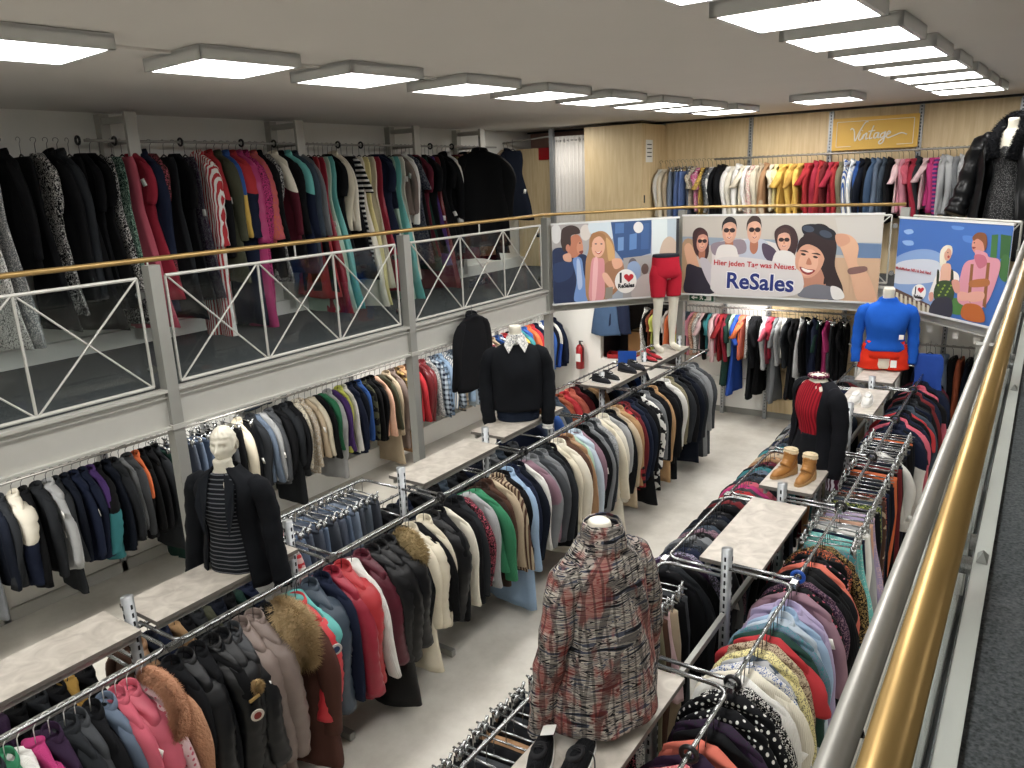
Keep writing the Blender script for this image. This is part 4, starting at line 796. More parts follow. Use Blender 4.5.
# mannequin legs in red shorts
t = thing('leg_mannequin', 'pair of white mannequin legs standing in red cycling shorts', 'mannequin', (-4.33, 10.12, 1.55), math.radians(55), GM); t.scale = (1.3, 1.3, 1.36)
me = bpy.data.meshes.new('legs'); V = []; E = []; RD = []
def av(p, r): V.append(p); RD.append(r); return len(V) - 1
p0 = av((0, 0, .9), (.135, .1)); p1 = av((0, 0, .97), (.14, .1)); E.append((p0, p1)); p2 = av((0, 0, 1.0), (.12, .09)); E.append((p1, p2))
for s in (-1, 1):
    pr = p0
    for q, r in (((s * .085, 0, .78), (.085, .085)), ((s * .095, -.01, .6), (.068, .07)), ((s * .095, -.015, .47), (.05, .052)), ((s * .098, .01, .33), (.05, .055)), ((s * .1, .012, .15), (.032, .034)), ((s * .1, .01, .055), (.032, .036)), ((s * .103, -.06, .036), (.036, .032)), ((s * .108, -.14, .024), (.036, .024))):
        k = av(q, r); E.append((pr, k)); pr = k
me.from_pydata(V, E, []); me.materials.append(MATS['mannequin_skin']); lo = bpy.data.objects.new('legs', me); C.objects.link(lo); lo.parent = t
sk = lo.modifiers.new('skin', 'SKIN'); sk.use_smooth_shade = True
for v, r in zip(me.skin_vertices[0].data, RD): v.radius = r
me.skin_vertices[0].data[0].use_root = True
lo.modifiers.new('sub', 'SUBSURF').levels = 2; lo.modifiers['sub'].render_levels = 2
color(loft('shorts_waist', [(0, 0, .76, .15, .1), (0, 0, .8, .168, .12), (0, 0, .88, .155, .12), (0, 0, .97, .148, .108), (0, 0, .985, .14, .1)], 'plain', t, .002, 2), '#a81f30')
for s in (-1, 1): limb('shorts_leg', [(s * .07, 0, .88, .08, .09), (s * .088, 0, .78, .093, .1), (s * .095, -.008, .65, .082, .086), (s * .097, -.012, .57, .074, .078)], 'plain', t, col='#a81f30', n=20, amp=.001)
color(loft('waistband', [(0, 0, .975, .15, .11), (0, 0, 1.0, .146, .106)], 'plain', t, 0, 2), '#22242a')
# leather coat on a mannequin upstairs
t = thing('mannequin', 'mannequin upstairs in glossy black leather coat with fur collar over a sequinned dress', 'mannequin', (-.46, 11.45, 2.45), math.radians(-25)); t.scale = (1.15, 1.12, 1.15)
s_ = MB(); s_.tube([(0, 0, 0), (0, 0, 1.0)], .02, 10); s_.tube([(0, 0, 0), (0, 0, .02)], .17, 24); s_.obj('stand', 'chrome', t)
bdy = mtorso(t, .8); bdy.location = (0, 0, .95)
color(loft('sequinned_dress', [(0, 0, .35, .25, .17), (0, 0, .9, .19, .14), (0, 0, 1.2, .16, .12), (0, -.01, 1.38, .18, .135), (0, 0, 1.5, .17, .11), (0, .0, 1.53, .15, .1)], 'sequin', t, .006, 3), '#0c0d0f', '#8a8a8a')
color(loft('leather_coat', [(0, .01, .3, .42, .26), (0, .01, .7, .38, .24), (0, .01, 1.05, .32, .21), (0, .0, 1.35, .31, .2), (0, .0, 1.52, .29, .17), (0, .01, 1.62, .2, .12), (0, .01, 1.67, .12, .1)], 'leather', t, .014, 9, gap=(.5, .55), folds=9), '#0d0e10')
for s in (-1, 1): limb('sleeve', [(s * .2, .01, 1.58, .07, .07), (s * .32, .0, 1.48, .11, .11), (s * .4, -.02, 1.2, .1, .1), (s * .44, -.06, .95, .1, .1), (s * .47, -.12, .78, .11, .11)], 'leather', t, col='#0d0e10', amp=.012, n=20)
fur('fur_collar', [(-.09, -.17, 1.36, .045, .045), (-.13, -.12, 1.55, .055, .055), (-.11, .02, 1.7, .065, .065), (0, .05, 1.76, .075, .07), (.11, .02, 1.7, .065, .065), (.13, -.12, 1.55, .055, .055), (.1, -.18, 1.34, .045, .045)], 'furry', t, '#101114', 5000, .035)
# single pieces with their own character
def special(tok, x, y, z, rz, sc, label, cat=None, hk=None, tagd=False, grp=None):
    t = garment(tok, x, y, z, rz, tagd, hk, sc); t.rotation_euler = (0, 0, rz); tag(t, label, cat or KIND[tok[0]][1], grp); return t
t = special('C.beige', -3.84, 1.94, 1.5, .25, 1.12, 'beige teddy coat with a thick drooping hood, front of the aisle rail')
for c in t.children:
    if c.name.startswith(('garment_body', 'sleeve')): c.material_slots[0].material = MATS['furry']; c.color = lin('#b98a6c') + (1,); c['c2'] = list(lin('#a0735a'))
fur('teddy_hood', [(-.07, -.0, -.15, .02, .03), (-.04, -.03, -.08, .03, .045), (.03, -.05, -.05, .03, .05), (.12, -.06, -.08, .035, .055), (.18, -.07, -.17, .04, .06), (.19, -.09, -.27, .045, .065), (.13, -.12, -.34, .05, .06), (.04, -.12, -.33, .04, .055), (-.03, -.1, -.26, .03, .04)], 'furry', t, '#bd8d70', 12000, .026, '#a87a60')
t = special('C.brown', -3.82, 2.84, 1.5, .18, 1.18, 'long brown parka with a huge fluffy tan fur collar')
t.scale = (1.2, 1.5, 1.22)
for c in t.children:
    if not c.name.startswith('hanger'): c.color = lin('#4b3029') + (1,)
fur('fur_collar', [(-.1, .02, -.13, .04, .04), (-.02, -.02, -.11, .05, .045), (.07, -.05, -.11, .06, .05), (.14, -.06, -.17, .065, .055), (.17, -.07, -.27, .062, .055), (.16, -.07, -.35, .045, .045)], 'furry', t, '#b9a17a', 9000, .04, '#7d6445')
def badge(t, x, y, z, r, c1, c2):
    b = MB(); b.tube([(x, y, z), (x + .006, y - .003, z)], r, 20); color(b.obj('sleeve_badge', 'plain', t), c1)
    b = MB(); b.tube([(x + .006, y - .003, z), (x + .009, y - .004, z)], r * .6, 16); color(b.obj('badge_emblem', 'plain', t), c2)
t = special('P.bright-red', -3.84, 2.93, 1.5, .1, 1.1, 'bright red parka with a round patch on its sleeve, next to the fur-collared parka'); badge(t, .305, -.02, -.36, .034, '#b8b4b0', '#33405c')
t = special('J.jet-black', -3.84, 2.3, 1.5, .1, 1.12, 'black bomber jacket with a crest patch on its sleeve'); badge(t, .3, -.02, -.42, .032, '#b8b0a4', '#6e2f2a'); MB().box(.29, .30, -.05, .01, -.33, -.315).obj('gold_stripe', 'gold_rail', t)
t = special('P.black', -3.84, 2.42, 1.5, .1, 1.12, 'black padded jacket with a small tan fur pompom'); fur('pompom', [(.25, -.07, -.26, .015, .015), (.255, -.075, -.29, .022, .022), (.255, -.075, -.32, .012, .012)], 'furry', t, '#a98f66', 700, .022)
t = special('C.cream', -3.84, 4.02, 1.5, .12, 1.05, 'cream coat with fluffy beige fur around its hood, beside black padded jackets'); fur('hood_trim', [(-.05, -.03, -.1, .04, .04), (.08, -.06, -.1, .06, .05), (.17, -.08, -.2, .06, .055), (.15, -.09, -.3, .045, .04)], 'furry', t, '#a08c66', 3500, .03)
t = special('J.black', -5.63, 7.34, 2.6, PI / 2 + .05, 1.32, 'black jacket with a hood hung flat against the balcony edge')
t.scale = (1.45, 1.25, 1.28)
t = special('C.jet-black', -7.06, 9.6, 4.6, .75, 1.45, 'huge black coat hung facing out at the far end of the upper balcony rail', hk='black')
t.scale = (1.7, 1.6, 1.4)
t = special('E.royal-blue', -.98, 10.1, 1.95, .1, .92, 'long bright blue dress hanging beside the blue-topped mannequin')
t = special('J.slate', -7.86, 5.75, 2.1, PI / 2, .85, 'dark slate jacket hung high on the white wall under the balcony')
t = special('V.denim-blue', -6.45, 12.38, 2.17, 0, 1.1, 'long blue denim skirt hanging in front of the dark niche'); t.scale = (1.1, 1, 1.25)
t = special('V.navy', -6.2, 12.4, 2.17, 0, 1.0, 'navy skirt hanging beside the blue denim skirt at the niche'); t.scale = (1.0, 1, 1.25)
# ------------------------------------------------------------------ shoes
def shoe(name, label, x, y, z, rz, up, sole, kind='low', L_=.28, w=.048, cat='shoe', c2=None, grp=None):
    t = thing(name, label, cat, (x, y, z), rz, grp)
    ys = np.linspace(-L_ / 2, L_ / 2, 15); wd = lambda u: w * (.45 + .55 * math.sin(PI * min(1, (u + .07) / .75) / 2)) * (1 if u < .6 else 1 - .25 * (u - .6) / .4); toe = lambda u: wd(u) * (math.sqrt(max(.05, 1 - max(0, (.12 - u) / .14) ** 2)) if u < .12 else (math.sqrt(max(.08, 1 - max(0, (u - .92) / .1) ** 2)) if u > .92 else 1))
    def hgt(u): return (.05 + .035 * u * 1.3) if kind != 'pump' else (.035 + .03 * u)
    heel = lambda u: (.05 * max(0, (u - .35) / .65) if kind in ('boot', 'pump') else 0)
    rg = []
    for yy in ys:
        u = (yy + L_ / 2) / L_; ww = toe(u); b0 = heel(u) + .012; hh = b0 + hgt(u) * (1 if u > .1 else .6)
        rg.append([(ww * math.cos(a), yy, b0 + (hh - b0) * max(0, math.sin(a)) ** .7 if math.sin(a) > 0 else b0) for a in [2 * PI * k / 16 for k in range(16)]])
    b = MB(); b.rings([r[::-1] for r in rg]); o = b.obj('upper', 'leather' if kind != 'sneaker' else 'knit', t, True); color(o, up)
    b = MB(); b.rings([[(toe((yy + L_ / 2) / L_) * 1.08 * sx, yy * 1.03, zz) for sx, zz in ((1, 0 if kind in ('low', 'sneaker') else heel((yy + L_ / 2) / L_) * .0 + (0 if (yy > .05 or yy < -.02) else heel((yy + L_ / 2) / L_) * .6)), (1, heel((yy + L_ / 2) / L_) + .02), (-1, heel((yy + L_ / 2) / L_) + .02), (-1, 0 if kind in ('low', 'sneaker') else (0 if (yy > .05 or yy < -.02) else heel((yy + L_ / 2) / L_) * .6)))] for yy in ys]); b.obj('sole', sole, t)
    if kind == 'boot':
        limb('shaft', [(0, .02, .07, .045, .062), (0, .05, .11, .046, .055), (0, .07, .155, .052, .058), (0, .075, .19, .055, .06)], 'leather', t, col=up, amp=.002)
        limb('fleece_lining', [(0, .075, .18, .056, .061), (0, .076, .215, .05, .055), (0, .076, .217, .03, .03)], 'fleece', t, amp=.003)
    elif kind != 'pump':
        b = MB(); b.rings([[(.03 * q * math.cos(a), .045 + .06 * q * math.sin(a), zz + .012 * math.sin(a)) for a in [2 * PI * k / 14 for k in range(14)]] for q, zz in ((1.2, .085), (1.1, .1), (.8, .102), (.7, .085))]); color(b.obj('collar_opening', 'plain', t, True), '#2a2a2c' if c2 is None else c2)
    else:
        b = MB(); b.rings([[(.034 * q * math.cos(a), .04 + .075 * q * math.sin(a), .078 + .03 * (math.sin(a) + 1) / 2 + dz) for a in [2 * PI * k / 14 for k in range(14)]] for q, dz in ((1.0, -.004), (.85, .001))]); color(b.obj('insole', 'plain', t), '#3a2a26')
    if kind in ('sneaker', 'low', 'boot'):
        b = MB()
        for k in range(5): yy = -.045 + k * .018; zz = .072 + k * .006 + (0 if kind != 'boot' else .012 + heel((yy + L_ / 2) / L_)); b.tube([(-.022, yy, zz - .004), (0, yy + .004, zz + .004), (.022, yy, zz - .004)], .0025, 5)
        b.obj('laces', 'black_plastic' if kind == 'sneaker' and sole == 'sole_white' and up.startswith('#1') else ('white_plastic' if kind == 'sneaker' else 'sole_tan'), t)
    return t
sg = 'shoes set out on the rack shelves'
shoe('sneaker', 'black sneaker with white sole and price tag in the bottom foreground', -1.56, 2.36, 1.55, PI + .35, '#17181b', 'sole_white', 'sneaker', .3, .052, grp=sg)
shoe('sneaker', 'black sneaker with trailing lace, nearer the tweed coat than its mate', -1.41, 2.43, 1.55, PI + .15, '#17181b', 'sole_white', 'sneaker', .3, .052, grp=sg)
b = MB(); b.tube([tuple(p) for p in cr([(-1.43, 2.42, 1.63), (-1.36, 2.46, 1.6), (-1.31, 2.38, 1.556), (-1.27, 2.28, 1.556)], 6)], .0035, 6); tag(b.obj('shoelace', 'black_plastic', None, True), 'loose black lace trailing over the shelf from the black sneaker', 'shoelace')
b = MB(); b.add([(-1.6, 2.45, 1.655), (-1.545, 2.47, 1.665), (-1.53, 2.42, 1.655), (-1.585, 2.395, 1.645), (-1.6, 2.45, 1.657), (-1.545, 2.47, 1.667), (-1.53, 2.42, 1.657), (-1.585, 2.395, 1.647)], [(3, 2, 1, 0), (4, 5, 6, 7), (0, 1, 5, 4), (1, 2, 6, 5), (2, 3, 7, 6), (3, 0, 4, 7)]); tag(b.obj('price_card', 'paper'), 'white price card tied to the black sneaker by the picture edge', 'price tag')
shoe('ankle_boot', 'tan heeled ankle boot with fleece lining, left one of the pair', -1.54, 6.02, 1.6, -.45, '#a5743f', 'sole_tan', 'boot', .27, .048, 'boot', grp=sg)
shoe('ankle_boot', 'tan heeled ankle boot with fleece lining, nearer the shelf edge and post', -1.36, 5.96, 1.6, -.2, '#a5743f', 'sole_tan', 'boot', .27, .048, 'boot', grp=sg)
shoe('sneaker', 'white sneaker beside the black jacket mannequin', -1.5, 8.55, 1.55, -.1, '#d9d8d4', 'sole_white', 'sneaker', .29, .055, grp=sg, c2='#d0cfca')
shoe('sneaker', 'white sneaker with black dot, near the shelf post', -1.37, 8.55, 1.55, .05, '#d9d8d4', 'sole_white', 'sneaker', .29, .055, grp=sg, c2='#d0cfca')
shoe('loafer', 'brown leather shoe beside the black sweater mannequin', -4.3, 6.62, 1.6, 1.2, '#8a6044', 'sole_tan', 'low', .28, .05, grp=sg)
shoe('loafer', 'brown leather shoe behind its mate at the sweater shelf end', -4.27, 6.78, 1.6, 1.35, '#8a6044', 'sole_tan', 'low', .28, .05, grp=sg)
for i, (x, y, r, c, l) in enumerate([(-4.28, 8.1, 1.3, '#26272b', 'dark trainer on the shelf with the blue card, nearest the post'), (-4.25, 8.3, 1.2, '#2f3033', 'dark grey trainer second from the post on the blue card shelf'), (-4.25, 8.75, 1.3, '#2b2c31', 'black shoe just in front of the small blue card'), (-4.22, 8.95, 1.25, '#3a3b40', 'dark shoe touching the small blue card')]): shoe('trainer', l, x, y, 1.55, r, c, 'sole_white' if i < 2 else 'black_plastic', 'sneaker', .29, .052, grp=sg)
for y, l in ((9.42, 'red pointed pump in front of the mannequin legs, nearer one'), (9.58, 'red pointed pump closer to the mannequin legs')): shoe('pump', l, -4.25, y, 1.55, 1.3, '#b03038', 'black_plastic', 'pump', .26, .04, grp=sg)
t = thing('card_holder', 'small blue display card standing among the dark shoes', 'card holder', (-4.4, 9.05, 1.55), .4); MB().box(-.12, .12, -.06, .06, 0, .012).obj('base', 'black_plastic', t); MB().box(-.12, .12, -.004, .004, .012, .2).obj('card', 'blue_card' if 'blue_card' in MATS else 'blue_plastic', t)
# ------------------------------------------------------------------ size rings on the rails
def ring(x, y, z, label, mat='black_plastic'):
    b = MB(); b.tube([(.035 * math.cos(a), 0, .035 * math.sin(a)) for a in np.linspace(0, 2 * PI, 21)], (.012), 8); o = b.obj('size_ring', mat, None, True); o.location = (x, y, z); tag(o, label, 'size ring', 'size rings on the rails')
ring(-1.03, 4.5, 1.56, 'blue size ring on the handrail-side rail by the bare shelf', 'blue_plastic')
for y, l in ((3.29, 'beside the first post past the tweed coat'), (2.72, 'beside the tweed coat'), (5.7, 'in front of the tan boots'), (6.9, 'beside the black jacket mannequin'), (8.1, 'near the white sneakers'), (9.3, 'near the blue-topped mannequin')): ring(-1.03, y, 1.56, 'black size ring on the handrail-side rail ' + l)
for y, l in ((4.5, 'by the shelf gap'), (5.75, 'below the sweater mannequin'), (6.95, 'past the brown shoes'), (8.15, 'by the dark shoes')): ring(-3.87, y, 1.5, 'black size ring on the long middle aisle rail ' + l)
for y, l in ((3.95, 'by the first wall column'), (4.3, 'near the first wall column'), (5.0, 'past the first wall column'), (5.75, 'above the pink overalls'), (6.2, 'before the second wall column'), (7.2, 'above the cream gowns'), (7.6, 'past the cream gowns'), (9.0, 'past the third wall column'), (9.5, 'by the large black coat')): ring(-7.5, y, 4.5, 'black size ring on the upper balcony rail ' + l)
# ------------------------------------------------------------------ small things at the back
t = thing('fire_extinguisher', 'red fire extinguisher on the white back wall', 'fire extinguisher', (-6.98, 12.36, .5))
b = MB(); b.tube([(0, 0, 0), (0, 0, .01), (0, 0, .4), (0, 0, .45), (0, 0, .47)], [.06, .08, .08, .05, .02], 20); b.obj('cylinder', 'red_gloss', t, True)
b = MB(); b.tube([(0, 0, .46), (0, 0, .52)], .02, 10); b.box(-.02, .06, -.01, .01, .52, .535); b.obj('valve', 'black_metal', t); MB().tube([(.02, -.02, .5), (.09, -.04, .4), (.09, -.05, .15)], .012, 8).obj('hose', 'black_metal', t, True); MB().box(-.05, .05, -.083, -.078, .15, .3).obj('label_plate', 'paper', t)
def cbox(x, y, z, sx, sy, sz, label, mat='brown_card'):
    t = thing('cardboard_box', label, 'box', (x, y, z)); MB().box(-sx / 2, sx / 2, -sy / 2, sy / 2, 0, sz).obj('carton', mat, t); MB().box(-sx / 2 - .001, sx / 2 + .001, -.03, .03, sz * .6, sz + .002).obj('packing_tape', 'beech', t)
cbox(-6.25, 12.1, 0, .5, .4, .42, 'brown cardboard box on the floor under the niche')
cbox(-5.9, 12.95, .7, .55, .4, .5, 'dark brown box standing in the niche', 'brown_card')
t = thing('red_tray', 'dark red tray lying in the niche', 'tray', (-6.2, 12.8, .7), .3); b = MB(); b.box(-.35, .35, -.15, .15, 0, .03); b.box(-.35, .35, -.15, -.13, 0, .08); b.box(-.35, .35, .13, .15, 0, .08); b.obj('tray', 'red_gloss', t); MB().box(-.37, -.35, -.15, .15, 0, .1).obj('handle', 'red_gloss', t)
# hat shelf
t = thing('wall_shelf', 'small metal wall shelf with pink pouches right of the wooden slats', 'shelf', (-1.85, 12.3, 1.66)); MB().box(-.35, .35, -.2, .2, 0, .02).obj('board', 'light_metal', t); b = MB(); b.tube([(-.35, -.2, .1), (.35, -.2, .1)], .008, 6); b.tube([(-.35, -.2, 0), (-.35, -.2, .1)], .006, 6); b.tube([(.35, -.2, 0), (.35, -.2, .1)], .006, 6); b.obj('guard_rail', 'chrome', t)
MB().tube([(-.4, -.25, -.22), (.4, -.25, -.22)], .012, 8).obj('rail', 'chrome', t)
for i, (c, n_) in enumerate((('#c98a8f', 'pale pink'), ('#b9616f', 'deep pink'), ('#c9a640', 'yellow'), ('#7c2a3a', 'dark red'), ('#b8707a', 'dusty pink'), ('#8a3038', 'red'))):
    o = loft('pouch', [(0, 0, 0, .05, .04), (0, 0, .06, .06, .05), (0, 0, .14, .05, .045), (0, 0, .18, .02, .02)], 'print', None, .006, i, n=18, col=c, col2='#d8c9b0'); o.location = (-2.14 + .115 * i, 12.26, 1.68); tag(o, n_ + ' patterned fabric pouch on the small wall shelf by the slats', 'pouch', 'fabric pouches on the small shelf')
hang('ws', 'x', 12.05, 1.44, -2.15, -1.55, 'A.white K.white A.black+white*print A.white T.beige T.rust', [(-1.9, 'short rail under the pouch shelf')], 'tops under the pouch shelf', tagp=0)
# handbags on the wall
for i, (y, c, n_) in enumerate(((3.75, '#8a7a66', 'beige'), (4.0, '#20283f', 'navy'), (4.22, '#3a2c28', 'dark brown'), (4.45, '#5b2b2a', 'burgundy'), (4.68, '#8f7258', 'tan'))):
    t = thing('handbag', n_ + ' handbag hung on the wall above the jeans rail', 'bag', (-7.84, y, 1.78), PI / 2, 'handbags hung under the balcony'); o = loft('bag_body', [(0, 0, 0, .1, .045), (0, 0, .03, .12, .06), (0, 0, .2, .11, .05), (0, 0, .24, .09, .02)], 'leather', t, .003, i, n=20, col=c); b = MB(); b.tube([(-.06, 0, .23), (-.04, 0, .32), (.04, 0, .32), (.06, 0, .23)], .007, 6); color(b.obj('strap', 'leather', t, True), c)
t = thing('cap_shelf', 'short shelf with white caps at the far end of the lower wall', 'shelf', (-7.75, 11.6, 1.9)); MB().box(-.22, .22, -.7, .7, 0, .02).obj('board', 'grey_metal', t); MB().tube([(.22, -.7, .06), (.22, .7, .06)], .008, 6).obj('guard_rail', 'chrome', t)
for i, y in enumerate((11.1, 11.4, 11.75, 12.05)):
    t = thing('cap', ['white cap nearest the sweater mannequin', 'grey and white cap second', 'white cap third', 'white cap last before the back wall'][i] + ' on the wall shelf above sportswear', 'cap', (-7.68, y, 1.92), .3 * i, 'caps on the wall shelf'); color(loft('crown', [(0, 0, 0, .09, .1), (0, 0, .05, .088, .098), (0, 0, .09, .06, .07), (0, 0, .105, .01, .01)], 'plain', t, .002, i, n=20), '#d6d6d2' if i != 1 else '#8b8e92'); color(MB().prism([(.08 * math.cos(a), -.07 + .1 * math.sin(a)) for a in np.linspace(PI, 2 * PI, 9)], 0, .008).obj('peak', 'plain', t), '#d6d6d2')
# fitting room upstairs
t = thing('fitting_cabin', 'pale wooden fitting cabin with door at the corner of the upper floor', 'cabin', (-5.85, 12.0, ZM))
MB().box(-.5, .48, -.5, -.47, 0, 2.3).obj('front_panel', 'beech', t); MB().box(.48, .51, -.5, .45, 0, 2.3).obj('door', 'beech', t); MB().box(-.5, .48, -.47, .45, 2.24, 2.27).obj('roof_panel', 'beech', t); MB().box(.511, .52, -.42, -.39, 1.1, 1.22).obj('lock', 'black_metal', t); MB().box(.511, .514, -.35, -.1, 1.72, 2.06).obj('notice', 'paper', t)
b = MB()
for k in range(4): b.box(.5145, .515, -.31, -.14, 1.8 + k * .06, 1.815 + k * .06)
b.obj('printed_lines', 'dark_hole', t)
struct(MB().box(-7.98, -7.15, 11.95, 12.0, ZM, 4.5).obj('wall_cabin_panel', 'beech'))
solid('pink_wall', '#a8857a', .9)
struct(MB().box(-7.98, -6.3, 12.44, 12.49, ZM, 4.82).obj('wall_pinkish', 'pink_wall'))
tag(MB().box(-7.5, -7.25, 11.93, 11.945, 4.3, 4.5).obj('red_notice', 'red_gloss'), 'small dark red notice on the wooden panel beside the dark dresses', 'notice')
t = thing('fitting_curtain', 'pale grey curtain on rings closing the fitting room', 'curtain', (-6.65, 11.62, ZM))
b = MB(); n = 90; top = []; 
for z in (.08, .7, 1.5, 2.2): b_ = [(-.38 + .76 * k / n, .035 * math.sin(k * .72) * (1 if z < 2 else .7) + .008 * math.sin(k * 2.1), z) for k in range(n + 1)]; top.append(b_ + [(x, y + .006, z_) for x, y, z_ in b_[::-1]])
b.rings(top); solid('curtain_cloth', '#dedad4', .85, 0, 40, .08, .2); b.obj('cloth', 'curtain_cloth', t, True)
b = MB()
for k in range(8): x = -.34 + k * .097; b.tube([(x, .02 * math.cos(a), 2.13 + .03 * math.sin(a)) for a in np.linspace(0, 2 * PI, 11)], .006, 6)
b.obj('eyelet', 'steel', t); MB().tube([(-.45, 0, 2.13), (.45, 0, 2.13)], .012, 8).obj('curtain_rod', 'steel', t)
# exit sign under the friends banner
t = thing('exit_sign', 'green emergency exit sign with white running figure under the friends banner', 'sign', (-4.1, 10.93, 2.14)); solid('exit_green', '#0f4a30', .4); MB().box(-.2, .2, -.02, .02, 0, .13).obj('housing', 'white_metal', t); MB().box(-.185, .185, -.024, -.02, .012, .118).obj('green_face', 'exit_green', t)
b = MB()
def flat(b, pts, y): b.add([(x, y, z) for x, z in pts], [tuple(range(len(pts)))])
flat(b, [(.05, .025), (.15, .025), (.15, .1), (.05, .1), (.05, .085), (.075, .085), (.075, .04), (.05, .04)], -.0255); flat(b, [(-.02, .03), (.0, .05), (.02, .03), (.03, .04), (.01, .065), (.02, .085), (-.01, .09), (-.03, .07), (-.02, .065), (-.01, .07), (-.01, .055), (-.03, .035)], -.0255); flat(b, [(-.16, .06), (-.11, .03), (-.11, .05), (-.06, .05), (-.06, .07), (-.11, .07), (-.11, .09)], -.0255)
b.obj('white_pictogram', 'paper', t)
# white cards on strings under the sky banner edge
for x, y, l in ((-1.05, 10.45, 'nearest the post'), (-.75, 10.15, 'in the middle'), (-.52, 9.92, 'nearest the gold handrail')):
    t = thing('security_tag', 'small white price card dangling under the sky banner, ' + l, 'price tag', (x, y + .12, 2.0)); MB().box(-.03, .03, -.002, .002, -.02, .06).obj('card', 'paper', t); MB().tube([(0, 0, .06), (0, 0, .15)], .002, 4).obj('string', 'white_plastic', t)
# ------------------------------------------------------------------ banners: flat printed boards
def txt2mesh(name, c, mat):
    tmp = bpy.data.objects.new('tmp', c); C.objects.link(tmp); bpy.context.view_layer.update()
    me = bpy.data.meshes.new_from_object(tmp.evaluated_get(bpy.context.evaluated_depsgraph_get())); bpy.data.objects.remove(tmp); bpy.data.curves.remove(c)
    me.materials.clear(); me.materials.append(MATS[mat]); me.name = name; o = bpy.data.objects.new(name, me); C.objects.link(o); return o
def smooth(pts, n=5):
    P = [np.array(p, float) for p in pts]; m = len(P); out = []
    for i in range(m):
        a, b, c, d = P[(i - 1) % m], P[i], P[(i + 1) % m], P[(i + 2) % m]
        for k in range(n): t = k / n; out.append(tuple(.5 * ((2 * b) + (-a + c) * t + (2 * a - 5 * b + 4 * c - d) * t * t + (-a + 3 * b - 3 * c + d) * t ** 3)))
    return out
def ell(cx, cy, rx, ry, rot=0, n=28):
    r = math.radians(rot); return [(cx + rx * math.cos(a) * math.cos(r) - ry * math.sin(a) * math.sin(r), cy + rx * math.cos(a) * math.sin(r) + ry * math.sin(a) * math.cos(r)) for a in [2 * PI * k / n for k in range(n)]]
class Banner:
    """prints shapes, given in the pixels of a straightened picture, on a board from A (left) to B (right), z0..z1"""
    def __init__(s, name, label, A, B, z0, z1, quad):
        s.A = Vector(A); s.B = Vector(B); d = s.B - s.A; s.W = d.length; s.H = z1 - z0; s.q = quad; s.t = thing(name, label, 'banner', (s.A.x, s.A.y, z1), math.atan2(d.y, d.x)); s.k = 0; s.v = []; s.f = []; s.mi = []; s.m = []; s.tx = 0
    def uv(s, x, y):
        (tlx, tly), (trx, try_), (brx, bry), (blx, bly) = s.q; u = (x - tlx) / (trx - tlx)
        for _ in range(3): yt = tly + (try_ - tly) * u; yb = bly + (bry - bly) * u; v = (y - yt) / (yb - yt); xl = tlx + (blx - tlx) * v; xr = trx + (brx - trx) * v; u = (x - xl) / (xr - xl)
        return min(1, max(0, u)), min(1, max(0, v))
    def shape(s, pts, col, raw=False):
        nm = 'ink_' + col.lstrip('#')
        if nm not in MATS: solid(nm, col, .55)
        if nm not in s.m: s.m.append(nm)
        P = []
        for x, y in pts:
            u, v = (x, y) if raw else s.uv(x, y); P.append((u * s.W, -v * s.H))
        ar = sum(P[i][0] * P[(i + 1) % len(P)][1] - P[(i + 1) % len(P)][0] * P[i][1] for i in range(len(P)))
        if ar < 0: P = P[::-1]
        off = -.006 - s.k * .00012; s.k += 1; k0 = len(s.v)
        from mathutils.geometry import tessellate_polygon
        tri = tessellate_polygon([[Vector((a, b, 0)) for a, b in P]])
        s.v += [(a, off, b) for a, b in P]
        for a, b_, c in tri:
            pa, pb, pc = P[a], P[b_], P[c]; cr_ = (pb[0] - pa[0]) * (pc[1] - pa[1]) - (pb[1] - pa[1]) * (pc[0] - pa[0])
            s.f.append((k0 + a, k0 + b_, k0 + c) if cr_ > 0 else (k0 + a, k0 + c, k0 + b_)); s.mi.append(s.m.index(nm))
    def S(s, pts, col): s.shape(smooth(pts), col)
    def E(s, cx, cy, rx, ry, col, rot=0): s.shape(ell(cx, cy, rx, ry, rot), col)
    def text(s, txt, x, y, size, col, bold=0, name='lettering', sx=1, ang=0):
        u, v = s.uv(x, y); c = bpy.data.curves.new(name, 'FONT'); c.body = txt; c.size = size; c.offset = bold; c.extrude = .0004; c.resolution_u = 3; s.tx += 1
        nm = 'ink_' + col.lstrip('#')
        if nm not in MATS: solid(nm, col, .5)
        o = txt2mesh(name, c, nm); o.parent = s.t; o.location = (u * s.W, -.006 - s.k * .00012 - .0015 - s.tx * .0006, -v * s.H); o.rotation_euler = (PI / 2, ang, 0); o.scale = (sx, 1, 1); return o
    def done(s):
        meshobj('printed_picture', s.v, s.f, s.m, s.t, False, s.mi); MB().box(0, s.W, -.0055, .0, -s.H, 0).obj('board', 'paper', s.t)
        MB().box(-.01, s.W + .01, -.012, .012, -.0, .025).obj('edge_profile', 'white_metal', s.t); MB().box(-.01, s.W + .01, -.012, .012, -s.H - .025, -s.H).obj('edge_profile', 'white_metal', s.t)
SK, SK2, SKd = '#c98f73', '#dca98c', '#a86d55'
